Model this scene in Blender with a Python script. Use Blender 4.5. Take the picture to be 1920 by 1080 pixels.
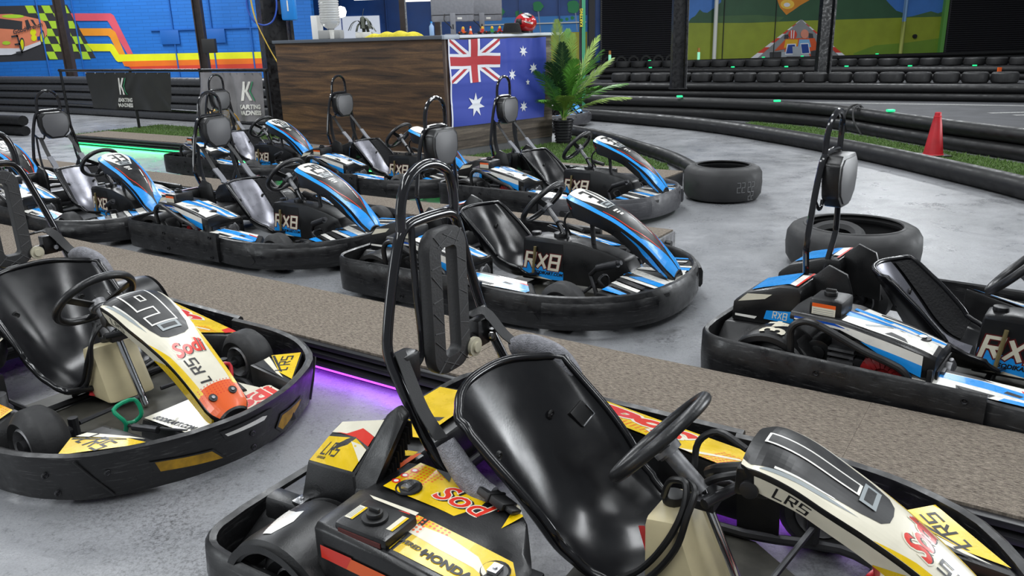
import bpy, bmesh, math, random
from mathutils import Vector, Matrix
R = math.radians
sc = bpy.context.scene
for o in list(bpy.data.objects): bpy.data.objects.remove(o)
C = sc.collection
rnd = random.Random(7)

# ------------------------------------------------------------------ camera, world, lights, exposure
cam = bpy.data.cameras.new('camera'); cam_o = bpy.data.objects.new('camera', cam); C.objects.link(cam_o)
PITCH, ROLL, EYE = R(17.481), R(-1.692), 1.4778
fw = Vector((0, math.cos(PITCH), -math.sin(PITCH))); u0 = Vector((0, math.sin(PITCH), math.cos(PITCH))); r0 = Vector((1, 0, 0))
rt = r0*math.cos(ROLL) + u0*math.sin(ROLL); up = u0*math.cos(ROLL) - r0*math.sin(ROLL)
cam_o.matrix_world = Matrix(((rt.x, up.x, -fw.x, 0), (rt.y, up.y, -fw.y, 0), (rt.z, up.z, -fw.z, EYE), (0, 0, 0, 1)))
cam.sensor_width = 36; cam.lens = 1504.57/1920*36; cam.clip_start = 0.05; cam.clip_end = 200
sc.camera = cam_o
sc.view_settings.view_transform = 'Standard'; sc.view_settings.look = 'None'
sc.view_settings.gamma = 1; sc.view_settings.use_curve_mapping = False
sc.view_settings.exposure = -0.18
w = bpy.data.worlds.new('world'); sc.world = w; w.use_nodes = True
w.node_tree.nodes['Background'].inputs[0].default_value = (0.86, 0.93, 1.0, 1)
w.node_tree.nodes['Background'].inputs[1].default_value = 0.26
def area(name, loc, rot, sx, sy, e, col=(1, 1, 1)):
    l = bpy.data.lights.new(name, 'AREA'); l.shape = 'RECTANGLE'; l.size = sx; l.size_y = sy; l.energy = e; l.color = col
    o = bpy.data.objects.new(name, l); o.location = loc; o.rotation_euler = [R(a) for a in rot]; C.objects.link(o); return o
for i, (x, y, e) in enumerate(((-5, -1.5, 300), (1.5, -2, 300), (-6, 4, 300), (0, 5, 260), (6, 5, 320), (-7, 12, 400), (0, 12, 330), (7, 13, 360), (-10, 19, 640), (1, 20, 520), (10, 21, 640))):  # the two behind the camera are added to brighten the near floor
    area('skylight_and_fill', (x, y, 6.2), (0, 0, 0), 1.2, 5.0, e, (0.95, 0.98, 1))
area('roller_door_daylight', (-9.5, 0.5, 1.9), (90, 0, -70), 3.0, 3.0, 160, (0.92, 0.97, 1))
area('open_gate_daylight', (13.5, 7.2, 1.9), (90, 0, 97), 4.6, 3.8, 900, (0.93, 0.97, 1))

# ------------------------------------------------------------------ materials
def lin(h):
    h = h.lstrip('#'); c = [int(h[i:i+2], 16)/255 for i in (0, 2, 4)]
    return tuple(x/12.92 if x <= .04045 else ((x+.055)/1.055)**2.4 for x in c) + (1,)
MATS = {}
def mat(name, col, rough=.5, metal=0, spec=.5, coat=0, var=0, vscale=6, bump=0, bscale=60, rvar=0, emit=0, trans=0, stretch=None, col2=None, scratch=0, bdist=.003):
    if name in MATS: return MATS[name]
    m = bpy.data.materials.new(name); m.use_nodes = True; nt = m.node_tree; N = nt.nodes; L = nt.links
    b = N['Principled BSDF']; c = lin(col) if isinstance(col, str) else tuple(col)+(1,)
    b.inputs['Base Color'].default_value = c; b.inputs['Roughness'].default_value = rough; b.inputs['Metallic'].default_value = metal
    b.inputs['Specular IOR Level'].default_value = spec; b.inputs['Coat Weight'].default_value = coat; b.inputs['Coat Roughness'].default_value = .08
    b.inputs['Transmission Weight'].default_value = trans
    if emit: b.inputs['Emission Color'].default_value = c; b.inputs['Emission Strength'].default_value = emit
    if var or bump or rvar or scratch:
        tc = N.new('ShaderNodeTexCoord'); mp = N.new('ShaderNodeMapping'); L.new(tc.outputs['Object'], mp.inputs[0])
        if stretch: mp.inputs['Scale'].default_value = stretch
    if var:
        n = N.new('ShaderNodeTexNoise'); n.inputs['Scale'].default_value = vscale; n.inputs['Detail'].default_value = 6; L.new(mp.outputs[0], n.inputs['Vector'])
        r = N.new('ShaderNodeValToRGB'); r.color_ramp.elements[0].position = .35; r.color_ramp.elements[1].position = .68
        c2 = lin(col2) if col2 else tuple(x*(1-var) for x in c[:3])+(1,)
        r.color_ramp.elements[0].color = c2; r.color_ramp.elements[1].color = c
        L.new(n.outputs[0], r.inputs[0]); L.new(r.outputs[0], b.inputs['Base Color'])
    if rvar:
        n = N.new('ShaderNodeTexNoise'); n.inputs['Scale'].default_value = vscale*2; n.inputs['Detail'].default_value = 5; L.new(mp.outputs[0], n.inputs['Vector'])
        r = N.new('ShaderNodeMapRange'); r.inputs['From Min'].default_value = .3; r.inputs['From Max'].default_value = .7
        r.inputs['To Min'].default_value = max(.02, rough-rvar); r.inputs['To Max'].default_value = min(1, rough+rvar)
        L.new(n.outputs[0], r.inputs[0]); L.new(r.outputs[0], b.inputs['Roughness'])
    if scratch:
        mp2 = N.new('ShaderNodeMapping'); mp2.inputs['Scale'].default_value = (5, 5, 60); mp2.inputs['Rotation'].default_value = (.1, .12, 0); L.new(tc.outputs['Object'], mp2.inputs[0])
        n = N.new('ShaderNodeTexNoise'); n.inputs['Scale'].default_value = 2.2; n.inputs['Detail'].default_value = 8; n.inputs['Roughness'].default_value = .7; L.new(mp2.outputs[0], n.inputs['Vector'])
        r = N.new('ShaderNodeValToRGB'); r.color_ramp.elements[0].position = .56; r.color_ramp.elements[1].position = .8
        r.color_ramp.elements[0].color = c; r.color_ramp.elements[1].color = tuple(x+scratch for x in c[:3])+(1,)
        L.new(n.outputs[0], r.inputs[0]); L.new(r.outputs[0], b.inputs['Base Color'])
    if bump:
        n = N.new('ShaderNodeTexNoise'); n.inputs['Scale'].default_value = bscale; n.inputs['Detail'].default_value = 4; L.new(mp.outputs[0], n.inputs['Vector'])
        bp = N.new('ShaderNodeBump'); bp.inputs['Strength'].default_value = bump; bp.inputs['Distance'].default_value = bdist
        L.new(n.outputs[0], bp.inputs['Height']); L.new(bp.outputs[0], b.inputs['Normal'])
    MATS[name] = m; return m
PL = mat('black_plastic', (.0075, .0075, .008), .36, bump=.12, bscale=220, rvar=.12)
BUMP = mat('scuffed_black_plastic', (.007, .007, .0078), .38, bump=.35, bscale=35, rvar=.14, vscale=9, scratch=.10)
BUMPG = mat('worn_grey_plastic', (.05, .05, .056), .45, bump=.6, bscale=30, rvar=.14, vscale=9, scratch=.13)
GLOSS = mat('gloss_black', (.010, .010, .012), .14, coat=.4)
SEAT = mat('seat_black_plastic', (.006, .006, .007), .22, bump=.03, bscale=160, rvar=.06, vscale=5)
SEAT_SHEEN = mat('seat_plastic_door_sheen', (.30, .30, .34), .30, metal=.7, rvar=.1, vscale=4, var=.3, bump=.05, bscale=30)  # black seat plastic with the door's reflection put into its colour
FOAM = mat('black_foam', (.010, .010, .011), .95, bump=.9, bscale=90, bdist=.008)
RUB = mat('tyre_rubber', (.014, .014, .015), .62, bump=.25, bscale=80, rvar=.12, var=.35, vscale=12)
RUBG = mat('grey_tyre_rubber', (.027, .027, .028), .62, bump=.2, bscale=60, rvar=.1, var=.4, vscale=7)
PIPE = mat('black_pipe_plastic', (.009, .009, .0095), .5, spec=.35, bump=.2, bscale=25, rvar=.15, vscale=5, scratch=.018)
STEEL = mat('brushed_steel', (.55, .55, .56), .3, 1, rvar=.1)
CHROME = mat('chrome', (.75, .75, .76), .12, 1)
DARKM = mat('dark_metal', (.035, .035, .038), .45, .6, rvar=.12)
ALU = mat('cast_aluminium', (.32, .32, .33), .5, .8, var=.5, vscale=30)
BLUE = mat('blue_vinyl', '#1f8fe0', .28, coat=.25, rvar=.08)
DBLUE = mat('dark_blue_vinyl', '#174fb0', .3, coat=.2)
WHITE = mat('white_vinyl', '#e6e4dd', .3, coat=.2, rvar=.08, var=.12, vscale=14)
CREAMV = mat('cream_vinyl', '#ded8c4', .32, coat=.2, var=.12, vscale=14)
YEL = mat('yellow_vinyl', '#e2bd08', .27, coat=.25, rvar=.08, var=.18, vscale=10)
RED = mat('red_vinyl', '#cf2d1c', .3, coat=.2)
ORG = mat('orange_vinyl', '#dd5a1a', .3, coat=.2)
BLK = mat('black_vinyl', (.008, .008, .0085), .42, rvar=.1)
GREYV = mat('grey_vinyl', '#8d9496', .35)
REDP = mat('red_engine_plastic', '#9c1b1e', .42, var=.5, vscale=20)
TANK = mat('translucent_tank_plastic', '#e3d5ab', .42, var=.25, vscale=5, trans=.12)
FLEECE = mat('grey_fleece', '#97979d', .95, var=.35, vscale=60, bump=1, bscale=260, bdist=.008)
BELT = mat('black_webbing', (.010, .010, .011), .6, bump=.3, bscale=300)
BELTG = mat('grey_webbing', '#6f7076', .55, bump=.3, bscale=200)
GREEN = mat('green_pedal_paint', '#12936a', .35)
REDPAINT = mat('red_pedal_paint', '#b3202a', .35)
TAN = mat('tan_tube', '#766a48', .4)
PIPE_LIT = mat('lit_black_pipe_plastic', (.045, .046, .05), .34, spec=.6, bump=.2, bscale=25, rvar=.12, vscale=5, scratch=.05)  # paler copy of the black pipe, overhead light painted into the colour
FLOORPAN = mat('dusty_floor_pan', '#58564f', .5, .5, var=.6, vscale=9)

# ------------------------------------------------------------------ geometry helpers
class G:
    def __init__(s): s.v = []; s.f = []; s.m = []
    def add(s, v, f, m=0):
        k = len(s.v); s.v += [tuple(p) for p in v]; s.f += [tuple(i+k for i in q) for q in f]; s.m += [m]*len(f); return s
    def box(s, a, b, m=0):
        x0, y0, z0 = a; x1, y1, z1 = b
        return s.add([(x0,y0,z0),(x1,y0,z0),(x1,y1,z0),(x0,y1,z0),(x0,y0,z1),(x1,y0,z1),(x1,y1,z1),(x0,y1,z1)],
                     [(3,2,1,0),(4,5,6,7),(0,1,5,4),(1,2,6,5),(2,3,7,6),(3,0,4,7)], m)
    def hull8(s, lo, hi, m=0):      # 4 bottom + 4 top corners (ccw from above)
        return s.add(list(lo)+list(hi), [(3,2,1,0),(4,5,6,7),(0,1,5,4),(1,2,6,5),(2,3,7,6),(3,0,4,7)], m)
    def loft(s, rings, caps=True, closed=True, m=0, loop=False):
        n = len(rings[0]); v = [p for r in rings for p in r]; f = []
        K = len(rings)
        for i in range(K if loop else K-1):
            i2 = (i+1) % K
            for j in range(n if closed else n-1):
                j2 = (j+1) % n; f.append((i*n+j, i*n+j2, i2*n+j2, i2*n+j))
        if caps and closed and not loop: f.append(tuple(range(n-1, -1, -1))); f.append(tuple((K-1)*n+j for j in range(n)))
        return s.add(v, f, m)
    def tube(s, path, r, n=8, sm=4, closed=False, m=0, caps=True):
        P = smooth(path, sm, closed); rr = r if isinstance(r, (list, tuple)) else None
        N = len(P); rings = []; prev = None
        for i, p in enumerate(P):
            if closed: t = P[(i+1) % N]-P[i-1]
            else: t = P[min(i+1, N-1)]-P[max(i-1, 0)]
            t = t.normalized() if t.length > 1e-9 else Vector((0, 0, 1))
            if prev is None:
                a = Vector((0, 0, 1)) if abs(t.z) < .9 else Vector((1, 0, 0)); u = t.cross(a).normalized()
            else:
                u = prev - t*prev.dot(t); u = u.normalized() if u.length > 1e-6 else t.orthogonal().normalized()
            prev = u; w_ = t.cross(u)
            q = i/max(1, N-1); rad = r if rr is None else lerp(rr, q)
            rings.append([p+(u*math.cos(2*math.pi*k/n)+w_*math.sin(2*math.pi*k/n))*rad for k in range(n)])
        return s.loft(rings, caps, True, m, loop=closed)
    def lathe(s, prof, c=(0,0,0), axis='z', n=20, m=0, a0=0, a1=2*math.pi, scale=(1,1)):
        full = abs(a1-a0-2*math.pi) < 1e-6; K = n if full else n+1; rings = []
        for k in range(K):
            a = a0+(a1-a0)*k/n; ca, sa = math.cos(a)*scale[0], math.sin(a)*scale[1]; ring = []
            for r, h in prof:
                p = {'z': (r*ca, r*sa, h), 'y': (r*ca, h, r*sa), 'x': (h, r*ca, r*sa)}[axis]
                ring.append((p[0]+c[0], p[1]+c[1], p[2]+c[2]))
            rings.append(ring)
        return s.loft(rings, False, False, m, loop=full)
    def disc(s, c, r, axis='z', n=16, m=0):
        v = []
        for k in range(n):
            a = 2*math.pi*k/n; q = (r*math.cos(a), r*math.sin(a))
            v.append({'z': (c[0]+q[0], c[1]+q[1], c[2]), 'y': (c[0]+q[0], c[1], c[2]+q[1]), 'x': (c[0], c[1]+q[0], c[2]+q[1])}[axis])
        return s.add(v, [tuple(range(n))], m)
    def cyl(s, c, r, h, axis='z', n=16, m=0, r2=None):
        r2 = r if r2 is None else r2
        s.lathe([(0.0001, 0), (r, 0), (r2, h), (0.0001, h)], c, axis, n, m); return s
    def prism(s, poly, fn, d0, d1, m=0):          # poly 2D -> fn(a, b, depth)
        n = len(poly); v = [fn(a, b, d0) for a, b in poly]+[fn(a, b, d1) for a, b in poly]
        return s.add(v, [tuple(range(n-1, -1, -1)), tuple(range(n, 2*n))]+[(i, (i+1) % n, n+(i+1) % n, n+i) for i in range(n)], m)
    def sweep(s, path, prof, sm=3, m=0, closed=False):   # horizontal path, prof = [(outward, up)]; outward = right of travel
        P = smooth([(p[0], p[1], p[2] if len(p) > 2 else 0) for p in path], sm, closed); N = len(P); rings = []
        for i, p in enumerate(P):
            t = (P[(i+1) % N]-P[i-1]) if closed else P[min(i+1, N-1)]-P[max(i-1, 0)]
            t.z = 0; t.normalize(); o = Vector((t.y, -t.x, 0))
            rings.append([p+o*a+Vector((0, 0, b)) for a, b in prof])
        return s.loft(rings, True, True, m, loop=closed)
    def ribbon(s, path, width, thick=.003, sm=4, m=0, side=(0, 1, 0)):
        P = smooth(path, sm); N = len(P); rings = []; sd = Vector(side)
        for i, p in enumerate(P):
            t = (P[min(i+1, N-1)]-P[max(i-1, 0)]).normalized(); a = (sd-t*sd.dot(t)).normalized(); nn = t.cross(a)
            rings.append([p-a*width/2-nn*thick/2, p+a*width/2-nn*thick/2, p+a*width/2+nn*thick/2, p-a*width/2+nn*thick/2])
        return s.loft(rings, True, True, m)
    def surf(s, S, us, vs, thick=0, m=0, mf=None):
        n = len(vs); P = [[Vector(S(u, v)) for v in vs] for u in us]
        base = len(s.v)
        for row in P: s.v += [tuple(p) for p in row]
        for i in range(len(us)-1):
            for j in range(n-1):
                s.f.append((base+i*n+j, base+i*n+j+1, base+(i+1)*n+j+1, base+(i+1)*n+j)); s.m.append(mf(us[i], vs[j]) if mf else m)
        return s
    def drape(s, S, poly, m=0, du=.05, dv=.05, off=(0, 0, .0015)):
        for q in clipgrid(poly, du, dv):
            s.add([tuple(Vector(S(a, b))+Vector(off)) for a, b in q], [tuple(range(len(q)))], m)
        return s
def lerp(a, q):
    x = q*(len(a)-1); i = min(int(x), len(a)-2); return a[i]+(a[i+1]-a[i])*(x-i)
def interp(tab, x):
    if x <= tab[0][0]: return tab[0][1]
    for (x0, y0), (x1, y1) in zip(tab, tab[1:]):
        if x <= x1: return y0+(y1-y0)*(x-x0)/(x1-x0)
    return tab[-1][1]
def scurve(tab, x):            # smooth interpolation (Catmull-Rom on a table)
    if x <= tab[0][0]: return tab[0][1]
    if x >= tab[-1][0]: return tab[-1][1]
    for i in range(len(tab)-1):
        if x <= tab[i+1][0]:
            (x0, y0), (x1, y1) = tab[i], tab[i+1]; h = x1-x0; t = (x-x0)/h
            m0 = (y1-tab[i-1][1])/(x1-tab[i-1][0])*h if i else (y1-y0)
            m1 = (tab[i+2][1]-y0)/(tab[i+2][0]-x0)*h if i+2 < len(tab) else (y1-y0)
            return (2*t**3-3*t*t+1)*y0+(t**3-2*t*t+t)*m0+(-2*t**3+3*t*t)*y1+(t**3-t*t)*m1
def smooth(path, k=4, closed=False):
    P = [Vector(p) for p in path]; n = len(P)
    if k <= 1 or n < 3: return P
    out = []
    for i in range(n if closed else n-1):
        if closed: a, b, c, d = P[i-1], P[i], P[(i+1) % n], P[(i+2) % n]
        else: a, b, c, d = P[max(i-1, 0)], P[i], P[i+1], P[min(i+2, n-1)]
        l1, l2, l3 = (b-a).length, (c-b).length, (d-c).length
        m0 = (c-a)*(l2/(l1+l2)) if l1+l2 > 1e-9 else c-b
        m1 = (d-b)*(l2/(l2+l3)) if l2+l3 > 1e-9 else c-b
        if l1 < 1e-9: m0 = c-b
        if l3 < 1e-9: m1 = c-b
        for j in range(k):
            t = j/k; out.append(b*(2*t**3-3*t*t+1)+m0*(t**3-2*t*t+t)+c*(-2*t**3+3*t*t)+m1*(t**3-t*t))
    if not closed: out.append(P[-1])
    return out
def _half(poly, ax, val, keep):
    out = []
    for i in range(len(poly)):
        p, q = poly[i-1], poly[i]; a, b = (p[ax]-val)*keep, (q[ax]-val)*keep
        if (a >= 0) != (b >= 0):
            t = a/(a-b); out.append((p[0]+(q[0]-p[0])*t, p[1]+(q[1]-p[1])*t))
        if b >= 0: out.append(q)
    return out
def clipgrid(poly, du, dv):
    res = []; us = [p[0] for p in poly]
    for i in range(math.floor(min(us)/du+1e-6), math.ceil(max(us)/du-1e-6)):
        a = _half(_half(poly, 0, i*du, 1), 0, (i+1)*du, -1)
        if len(a) < 3: continue
        vs = [p[1] for p in a]
        for j in range(math.floor(min(vs)/dv+1e-6), math.ceil(max(vs)/dv-1e-6)):
            b = _half(_half(a, 1, j*dv, 1), 1, (j+1)*dv, -1)
            if len(b) >= 3:
                A = sum(b[k-1][0]*b[k][1]-b[k][0]*b[k-1][1] for k in range(len(b)))
                if abs(A) > 1e-9: res.append(b)
    return res
def finish(me, bev=0, ang=35):
    bm = bmesh.new(); bm.from_mesh(me)
    bmesh.ops.remove_doubles(bm, verts=bm.verts, dist=1e-5)
    if bev:
        bmesh.ops.recalc_face_normals(bm, faces=bm.faces)
        es = [e for e in bm.edges if len(e.link_faces) == 2 and e.calc_face_angle(0) > R(28)]
        if es: bmesh.ops.bevel(bm, geom=es, offset=bev, segments=2, profile=.6, affect='EDGES', clamp_overlap=True)
    else: bmesh.ops.recalc_face_normals(bm, faces=bm.faces)
    bm.to_mesh(me); bm.free()
    me.shade_smooth(); me.set_sharp_from_angle(angle=R(ang))
CACHE = {}
def obj(name, g, mats, parent=None, bev=0, key=None, loc=None, rot=None, kind=None, ang=35, flat=False):
    if key and key in CACHE: me = CACHE[key]
    else:
        if callable(g): g = g()
        me = bpy.data.meshes.new(name); me.from_pydata(g.v, [], g.f)
        for m in (mats if isinstance(mats, (list, tuple)) else [mats]): me.materials.append(m)
        me.polygons.foreach_set('material_index', g.m)
        if flat: me.validate()
        else: finish(me, bev, ang)
        if key: CACHE[key] = me
    o = bpy.data.objects.new(name, me); C.objects.link(o)
    if parent: o.parent = parent
    if loc: o.location = loc
    if rot: o.rotation_euler = rot
    if kind: o['kind'] = kind
    return o
def tag(o, label, cat, group=None):
    o['label'] = label; o['category'] = cat
    if group: o['group'] = group
    return o
def thing(name, label, cat, loc=(0, 0, 0), rz=0, group=None):
    o = bpy.data.objects.new(name, None); C.objects.link(o); o.location = loc; o.rotation_euler = (0, 0, rz); o.empty_display_size = .2
    return tag(o, label, cat, group)
# ------------------------------------------------------------------ lettering as 2D polygons
TXT = {}
def text(st, size=1, shear=0, bold=0, align='CENTER'):
    k = (st, size, shear, bold, align)
    if k in TXT: return TXT[k]
    cu = bpy.data.curves.new('t', 'FONT'); cu.body = st; cu.size = size; cu.shear = shear; cu.offset = bold; cu.align_x = align; cu.align_y = 'CENTER'; cu.resolution_u = 3
    o = bpy.data.objects.new('t', cu); C.objects.link(o); dg = bpy.context.evaluated_depsgraph_get(); dg.update()
    me = bpy.data.meshes.new_from_object(o.evaluated_get(dg)); V = [(v.co.x, v.co.y) for v in me.vertices]
    res = [[V[i] for i in p.vertices] for p in me.polygons]
    bpy.data.objects.remove(o); bpy.data.curves.remove(cu); bpy.data.meshes.remove(me)
    TXT[k] = res; return res
SEG = {'0': [[(0,0),(1,0),(1,2),(0,2),(0,0)]], '1': [[(.5,0),(.5,2)]], '2': [[(0,2),(1,2),(1,1),(0,1),(0,0),(1,0)]], '3': [[(0,2),(1,2),(1,0),(0,0)],[(.2,1),(1,1)]],
       '4': [[(0,2),(0,.8),(1.1,.8)],[(.8,2),(.8,0)]], '5': [[(1,2),(0,2),(0,1),(1,1),(1,0),(0,0)]], '9': [[(1,1),(0,1),(0,2),(1,2),(1,0),(0,0)]],
       '8': [[(0,0),(1,0),(1,2),(0,2),(0,0)],[(0,1),(1,1)]], 'R': [[(0,0),(0,2),(1,2),(1,1),(0,1)],[(.45,1),(1,0)]], 'X': [[(0,0),(1,2)],[(0,2),(1,0)]],
       'L': [[(0,2),(0,0),(1,0)]], 'S': [[(1,2),(0,2),(0,1),(1,1),(1,0),(0,0)]], 'K': [[(0,0),(0,2)],[(1,2),(.1,1),(1,0)]], 'l': [[(0,2),(0,0),(.55,0)]]}
def stroke(st, h=1, wd=.34, t=.3, gap=.3, shear=0, out=0):
    """block characters: list of quads centred on the origin; h height, wd width of a cell relative to h/2, t stroke thickness relative to h/2"""
    k = h/2; res = []; x = 0; cw = wd*2
    for ch in st:
        for pl in SEG[ch]:
            for (a, b), (c, d) in zip(pl, pl[1:]):
                p = Vector((x+a*cw, b)); q = Vector((x+c*cw, d)); dd = (q-p).normalized(); nn = Vector((-dd.y, dd.x))*(t/2+out)
                e = dd*(t/2+out if abs(dd.x) < .05 or abs(dd.y) < .05 else out); P = [p-e-nn, q+e-nn, q+e+nn, p-e+nn]
                res.append([((v.x+shear*v.y)*k, (v.y-1)*k) for v in P])
        x += (cw if ch != '1' else cw*.9)+gap+t
    xs = [p[0] for q in res for p in q]; cx = (min(xs)+max(xs))/2
    return [[(a-cx, b) for a, b in q] for q in res]
def place(polys, cx, cy, rot=0, sx=1, sy=1):
    ca, sa = math.cos(rot), math.sin(rot); return [[(cx+(a*sx)*ca-(b*sy)*sa, cy+(a*sx)*sa+(b*sy)*ca) for a, b in q] for q in polys]
def planar(o, ux, uy):
    o, ux, uy = Vector(o), Vector(ux).normalized(), Vector(uy).normalized(); return lambda a, b: o+ux*a+uy*b
def decal(name, layers, S, parent, du=.05, dv=.05, off=(0, 0, .0015), key=None, step=.00022):
    """layers = [(material, [poly, ...])], later ones lie on top"""
    g = G(); mats = []
    if not (key and key in CACHE):
        for i, (m, polys) in enumerate(layers):
            if m not in mats: mats.append(m)
            for j, p in enumerate(polys): g.drape(S, p, mats.index(m), du, dv, Vector(off)+Vector(off).normalized()*(step*i+.000012*(j % 12)))
    return obj(name, g, mats, parent, key=key, flat=True)
LEFT_MURAL = [('MBLK',[(-15.27,2.625),(-11.744,2.595),(-11.225,1.198),(-15.629,1.154)]),('LIME',[(-12.881,2.606),(-12.661,2.6),(-12.6,2.405),(-12.821,2.411)]),('LIME',[(-12.441,2.594),(-12.221,2.587),(-12.159,2.393),(-12.38,2.399)]),('LIME',[(-12.001,2.581),(-11.781,2.575),(-11.718,2.38),(-11.939,2.387)]),('LIME',[(-12.605,2.402),(-12.385,2.396),(-12.323,2.2),(-12.545,2.207)]),('LIME',[(-12.164,2.39),(-11.944,2.384),(-11.881,2.188),(-12.102,2.194)]),('LIME',[(-12.771,2.21),(-12.549,2.204),(-12.488,2.007),(-12.71,2.013)]),('LIME',[(-12.328,2.198),(-12.107,2.192),(-12.045,1.995),(-12.267,2.001)]),('LIME',[(-11.886,2.185),(-11.665,2.179),(-11.601,1.982),(-11.823,1.989)]),('LIME',[(-12.493,2.005),(-12.271,1.998),(-12.21,1.8),(-12.432,1.807)]),('LIME',[(-12.05,1.992),(-11.828,1.986),(-11.765,1.788),(-11.987,1.794)]),('LIME',[(-12.659,1.81),(-12.437,1.804),(-12.375,1.605),(-12.598,1.611)]),('LIME',[(-12.214,1.798),(-11.992,1.792),(-11.929,1.592),(-12.152,1.599)]),('LIME',[(-11.769,1.785),(-11.547,1.779),(-11.483,1.58),(-11.706,1.586)]),('LIME',[(-12.38,1.602),(-12.157,1.596),(-12.094,1.396),(-12.318,1.402)]),('LIME',[(-11.934,1.59),(-11.711,1.583),(-11.647,1.383),(-11.871,1.39)]),('LIME',[(-11.488,1.577),(-11.36,1.574),(-11.295,1.373),(-11.423,1.377)]),('LIME',[(-12.546,1.406),(-12.323,1.4),(-12.261,1.198),(-12.485,1.205)]),('LIME',[(-12.099,1.393),(-11.876,1.387),(-11.812,1.186),(-12.036,1.192)]),('LIME',[(-11.652,1.381),(-11.428,1.374),(-11.363,1.173),(-11.588,1.179)]),('PINK',[(-11.686,2.375),(-10.611,2.345),(-10.534,2.289),(-10.186,1.281),(-10.334,1.272),(-10.698,2.101),(-10.731,2.157),(-11.622,2.182)]),('ORANGE',[(-11.529,1.987),(-10.679,1.963),(-10.566,1.863),(-10.314,0.961),(-10.475,0.965),(-10.735,1.73),(-10.785,1.773),(-11.45,1.791)]),('YEL',[(-11.402,1.582),(-10.721,1.562),(-10.671,1.519),(-10.567,1.278),(-6.623,1.237),(-6.643,1.068),(-10.631,1.083),(-10.681,1.127),(-10.799,1.369),(-11.264,1.382)]),('ORANGE2',[(-10.511,1.094),(-6.643,1.068),(-6.66,0.927),(-10.39,0.949),(-10.446,0.964)]),('REDM',[(-10.36,0.948),(-6.66,0.927),(-6.676,0.8),(-10.26,0.846)]),('SALMON',[(-15.058,2.31),(-14.397,2.398),(-13.595,2.406),(-13.276,2.405),(-12.967,2.351),(-12.723,2.291),(-12.509,2.239),(-12.421,2.16),(-12.393,2.022),(-12.419,1.854),(-12.51,1.764),(-12.622,1.69),(-13.088,1.549),(-13.262,1.492),(-13.788,1.53),(-15.23,1.594)]),('WHITEM',[(-15.23,1.594),(-13.788,1.53),(-13.257,1.515),(-13.104,1.549),(-12.622,1.69),(-12.639,1.606),(-13.109,1.448),(-13.262,1.414),(-13.503,1.351),(-13.827,1.352),(-15.271,1.424)]),('MBLK',[(-14.581,2.297),(-13.619,2.3),(-13.021,2.208),(-13.068,1.988),(-13.675,2.043),(-14.63,2.085)]),('MBLK',[(-12.945,2.228),(-12.86,2.249),(-12.814,2.049),(-12.945,1.999)]),('MBLK',[(-12.796,2.247),(-12.718,2.237),(-12.665,2.106),(-12.716,2.092)]),('LIME',[(-12.938,2.335),(-12.973,2.314),(-13.06,2.3),(-13.184,2.294),(-13.318,2.298),(-13.438,2.311),(-13.518,2.33),(-13.543,2.352),(-13.509,2.372),(-13.421,2.386),(-13.298,2.392),(-13.164,2.388),(-13.044,2.376),(-12.964,2.356)]),('MBLK',[(-13.083,1.611),(-13.107,1.532),(-13.14,1.469),(-13.176,1.435),(-13.209,1.436),(-13.23,1.472),(-13.237,1.536),(-13.227,1.615),(-13.204,1.693),(-13.17,1.756),(-13.134,1.79),(-13.102,1.789),(-13.08,1.753),(-13.073,1.69)]),('YEL',[(-13.105,1.604),(-13.123,1.542),(-13.147,1.493),(-13.172,1.466),(-13.194,1.467),(-13.207,1.495),(-13.21,1.545),(-13.202,1.606),(-13.184,1.667),(-13.16,1.716),(-13.135,1.743),(-13.114,1.742),(-13.1,1.715),(-13.097,1.665)]),('MBLK',[(-12.499,1.803),(-12.52,1.726),(-12.551,1.665),(-12.583,1.632),(-12.612,1.633),(-12.631,1.668),(-12.636,1.73),(-12.627,1.806),(-12.605,1.882),(-12.575,1.943),(-12.542,1.976),(-12.514,1.975),(-12.495,1.941),(-12.489,1.879)]),('YEL',[(-12.521,1.788),(-12.537,1.731),(-12.559,1.686),(-12.582,1.662),(-12.602,1.662),(-12.615,1.688),(-12.618,1.734),(-12.611,1.79),(-12.595,1.847),(-12.573,1.891),(-12.55,1.916),(-12.53,1.915),(-12.517,1.89),(-12.514,1.844)]),('YEL',[(-12.698,1.916),(-12.714,1.88),(-12.743,1.851),(-12.78,1.836),(-12.817,1.837),(-12.847,1.854),(-12.864,1.884),(-12.864,1.92),(-12.849,1.957),(-12.819,1.985),(-12.783,2.0),(-12.746,1.999),(-12.716,1.982),(-12.699,1.952)]),('YEL',[(-12.713,1.77),(-12.729,1.734),(-12.756,1.705),(-12.79,1.69),(-12.825,1.691),(-12.852,1.708),(-12.867,1.738),(-12.867,1.774),(-12.852,1.811),(-12.825,1.839),(-12.791,1.855),(-12.756,1.854),(-12.729,1.837),(-12.713,1.807)]),('LIME',[(-13.452,1.66),(-13.468,1.639),(-13.503,1.622),(-13.55,1.614),(-13.6,1.616),(-13.643,1.626),(-13.671,1.644),(-13.677,1.666),(-13.661,1.687),(-13.627,1.703),(-13.579,1.712),(-13.529,1.71),(-13.486,1.699),(-13.459,1.681)]),('NAVY',[(-12.696,1.8),(-12.621,1.814),(-12.631,1.722),(-12.708,1.701)])]
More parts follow.
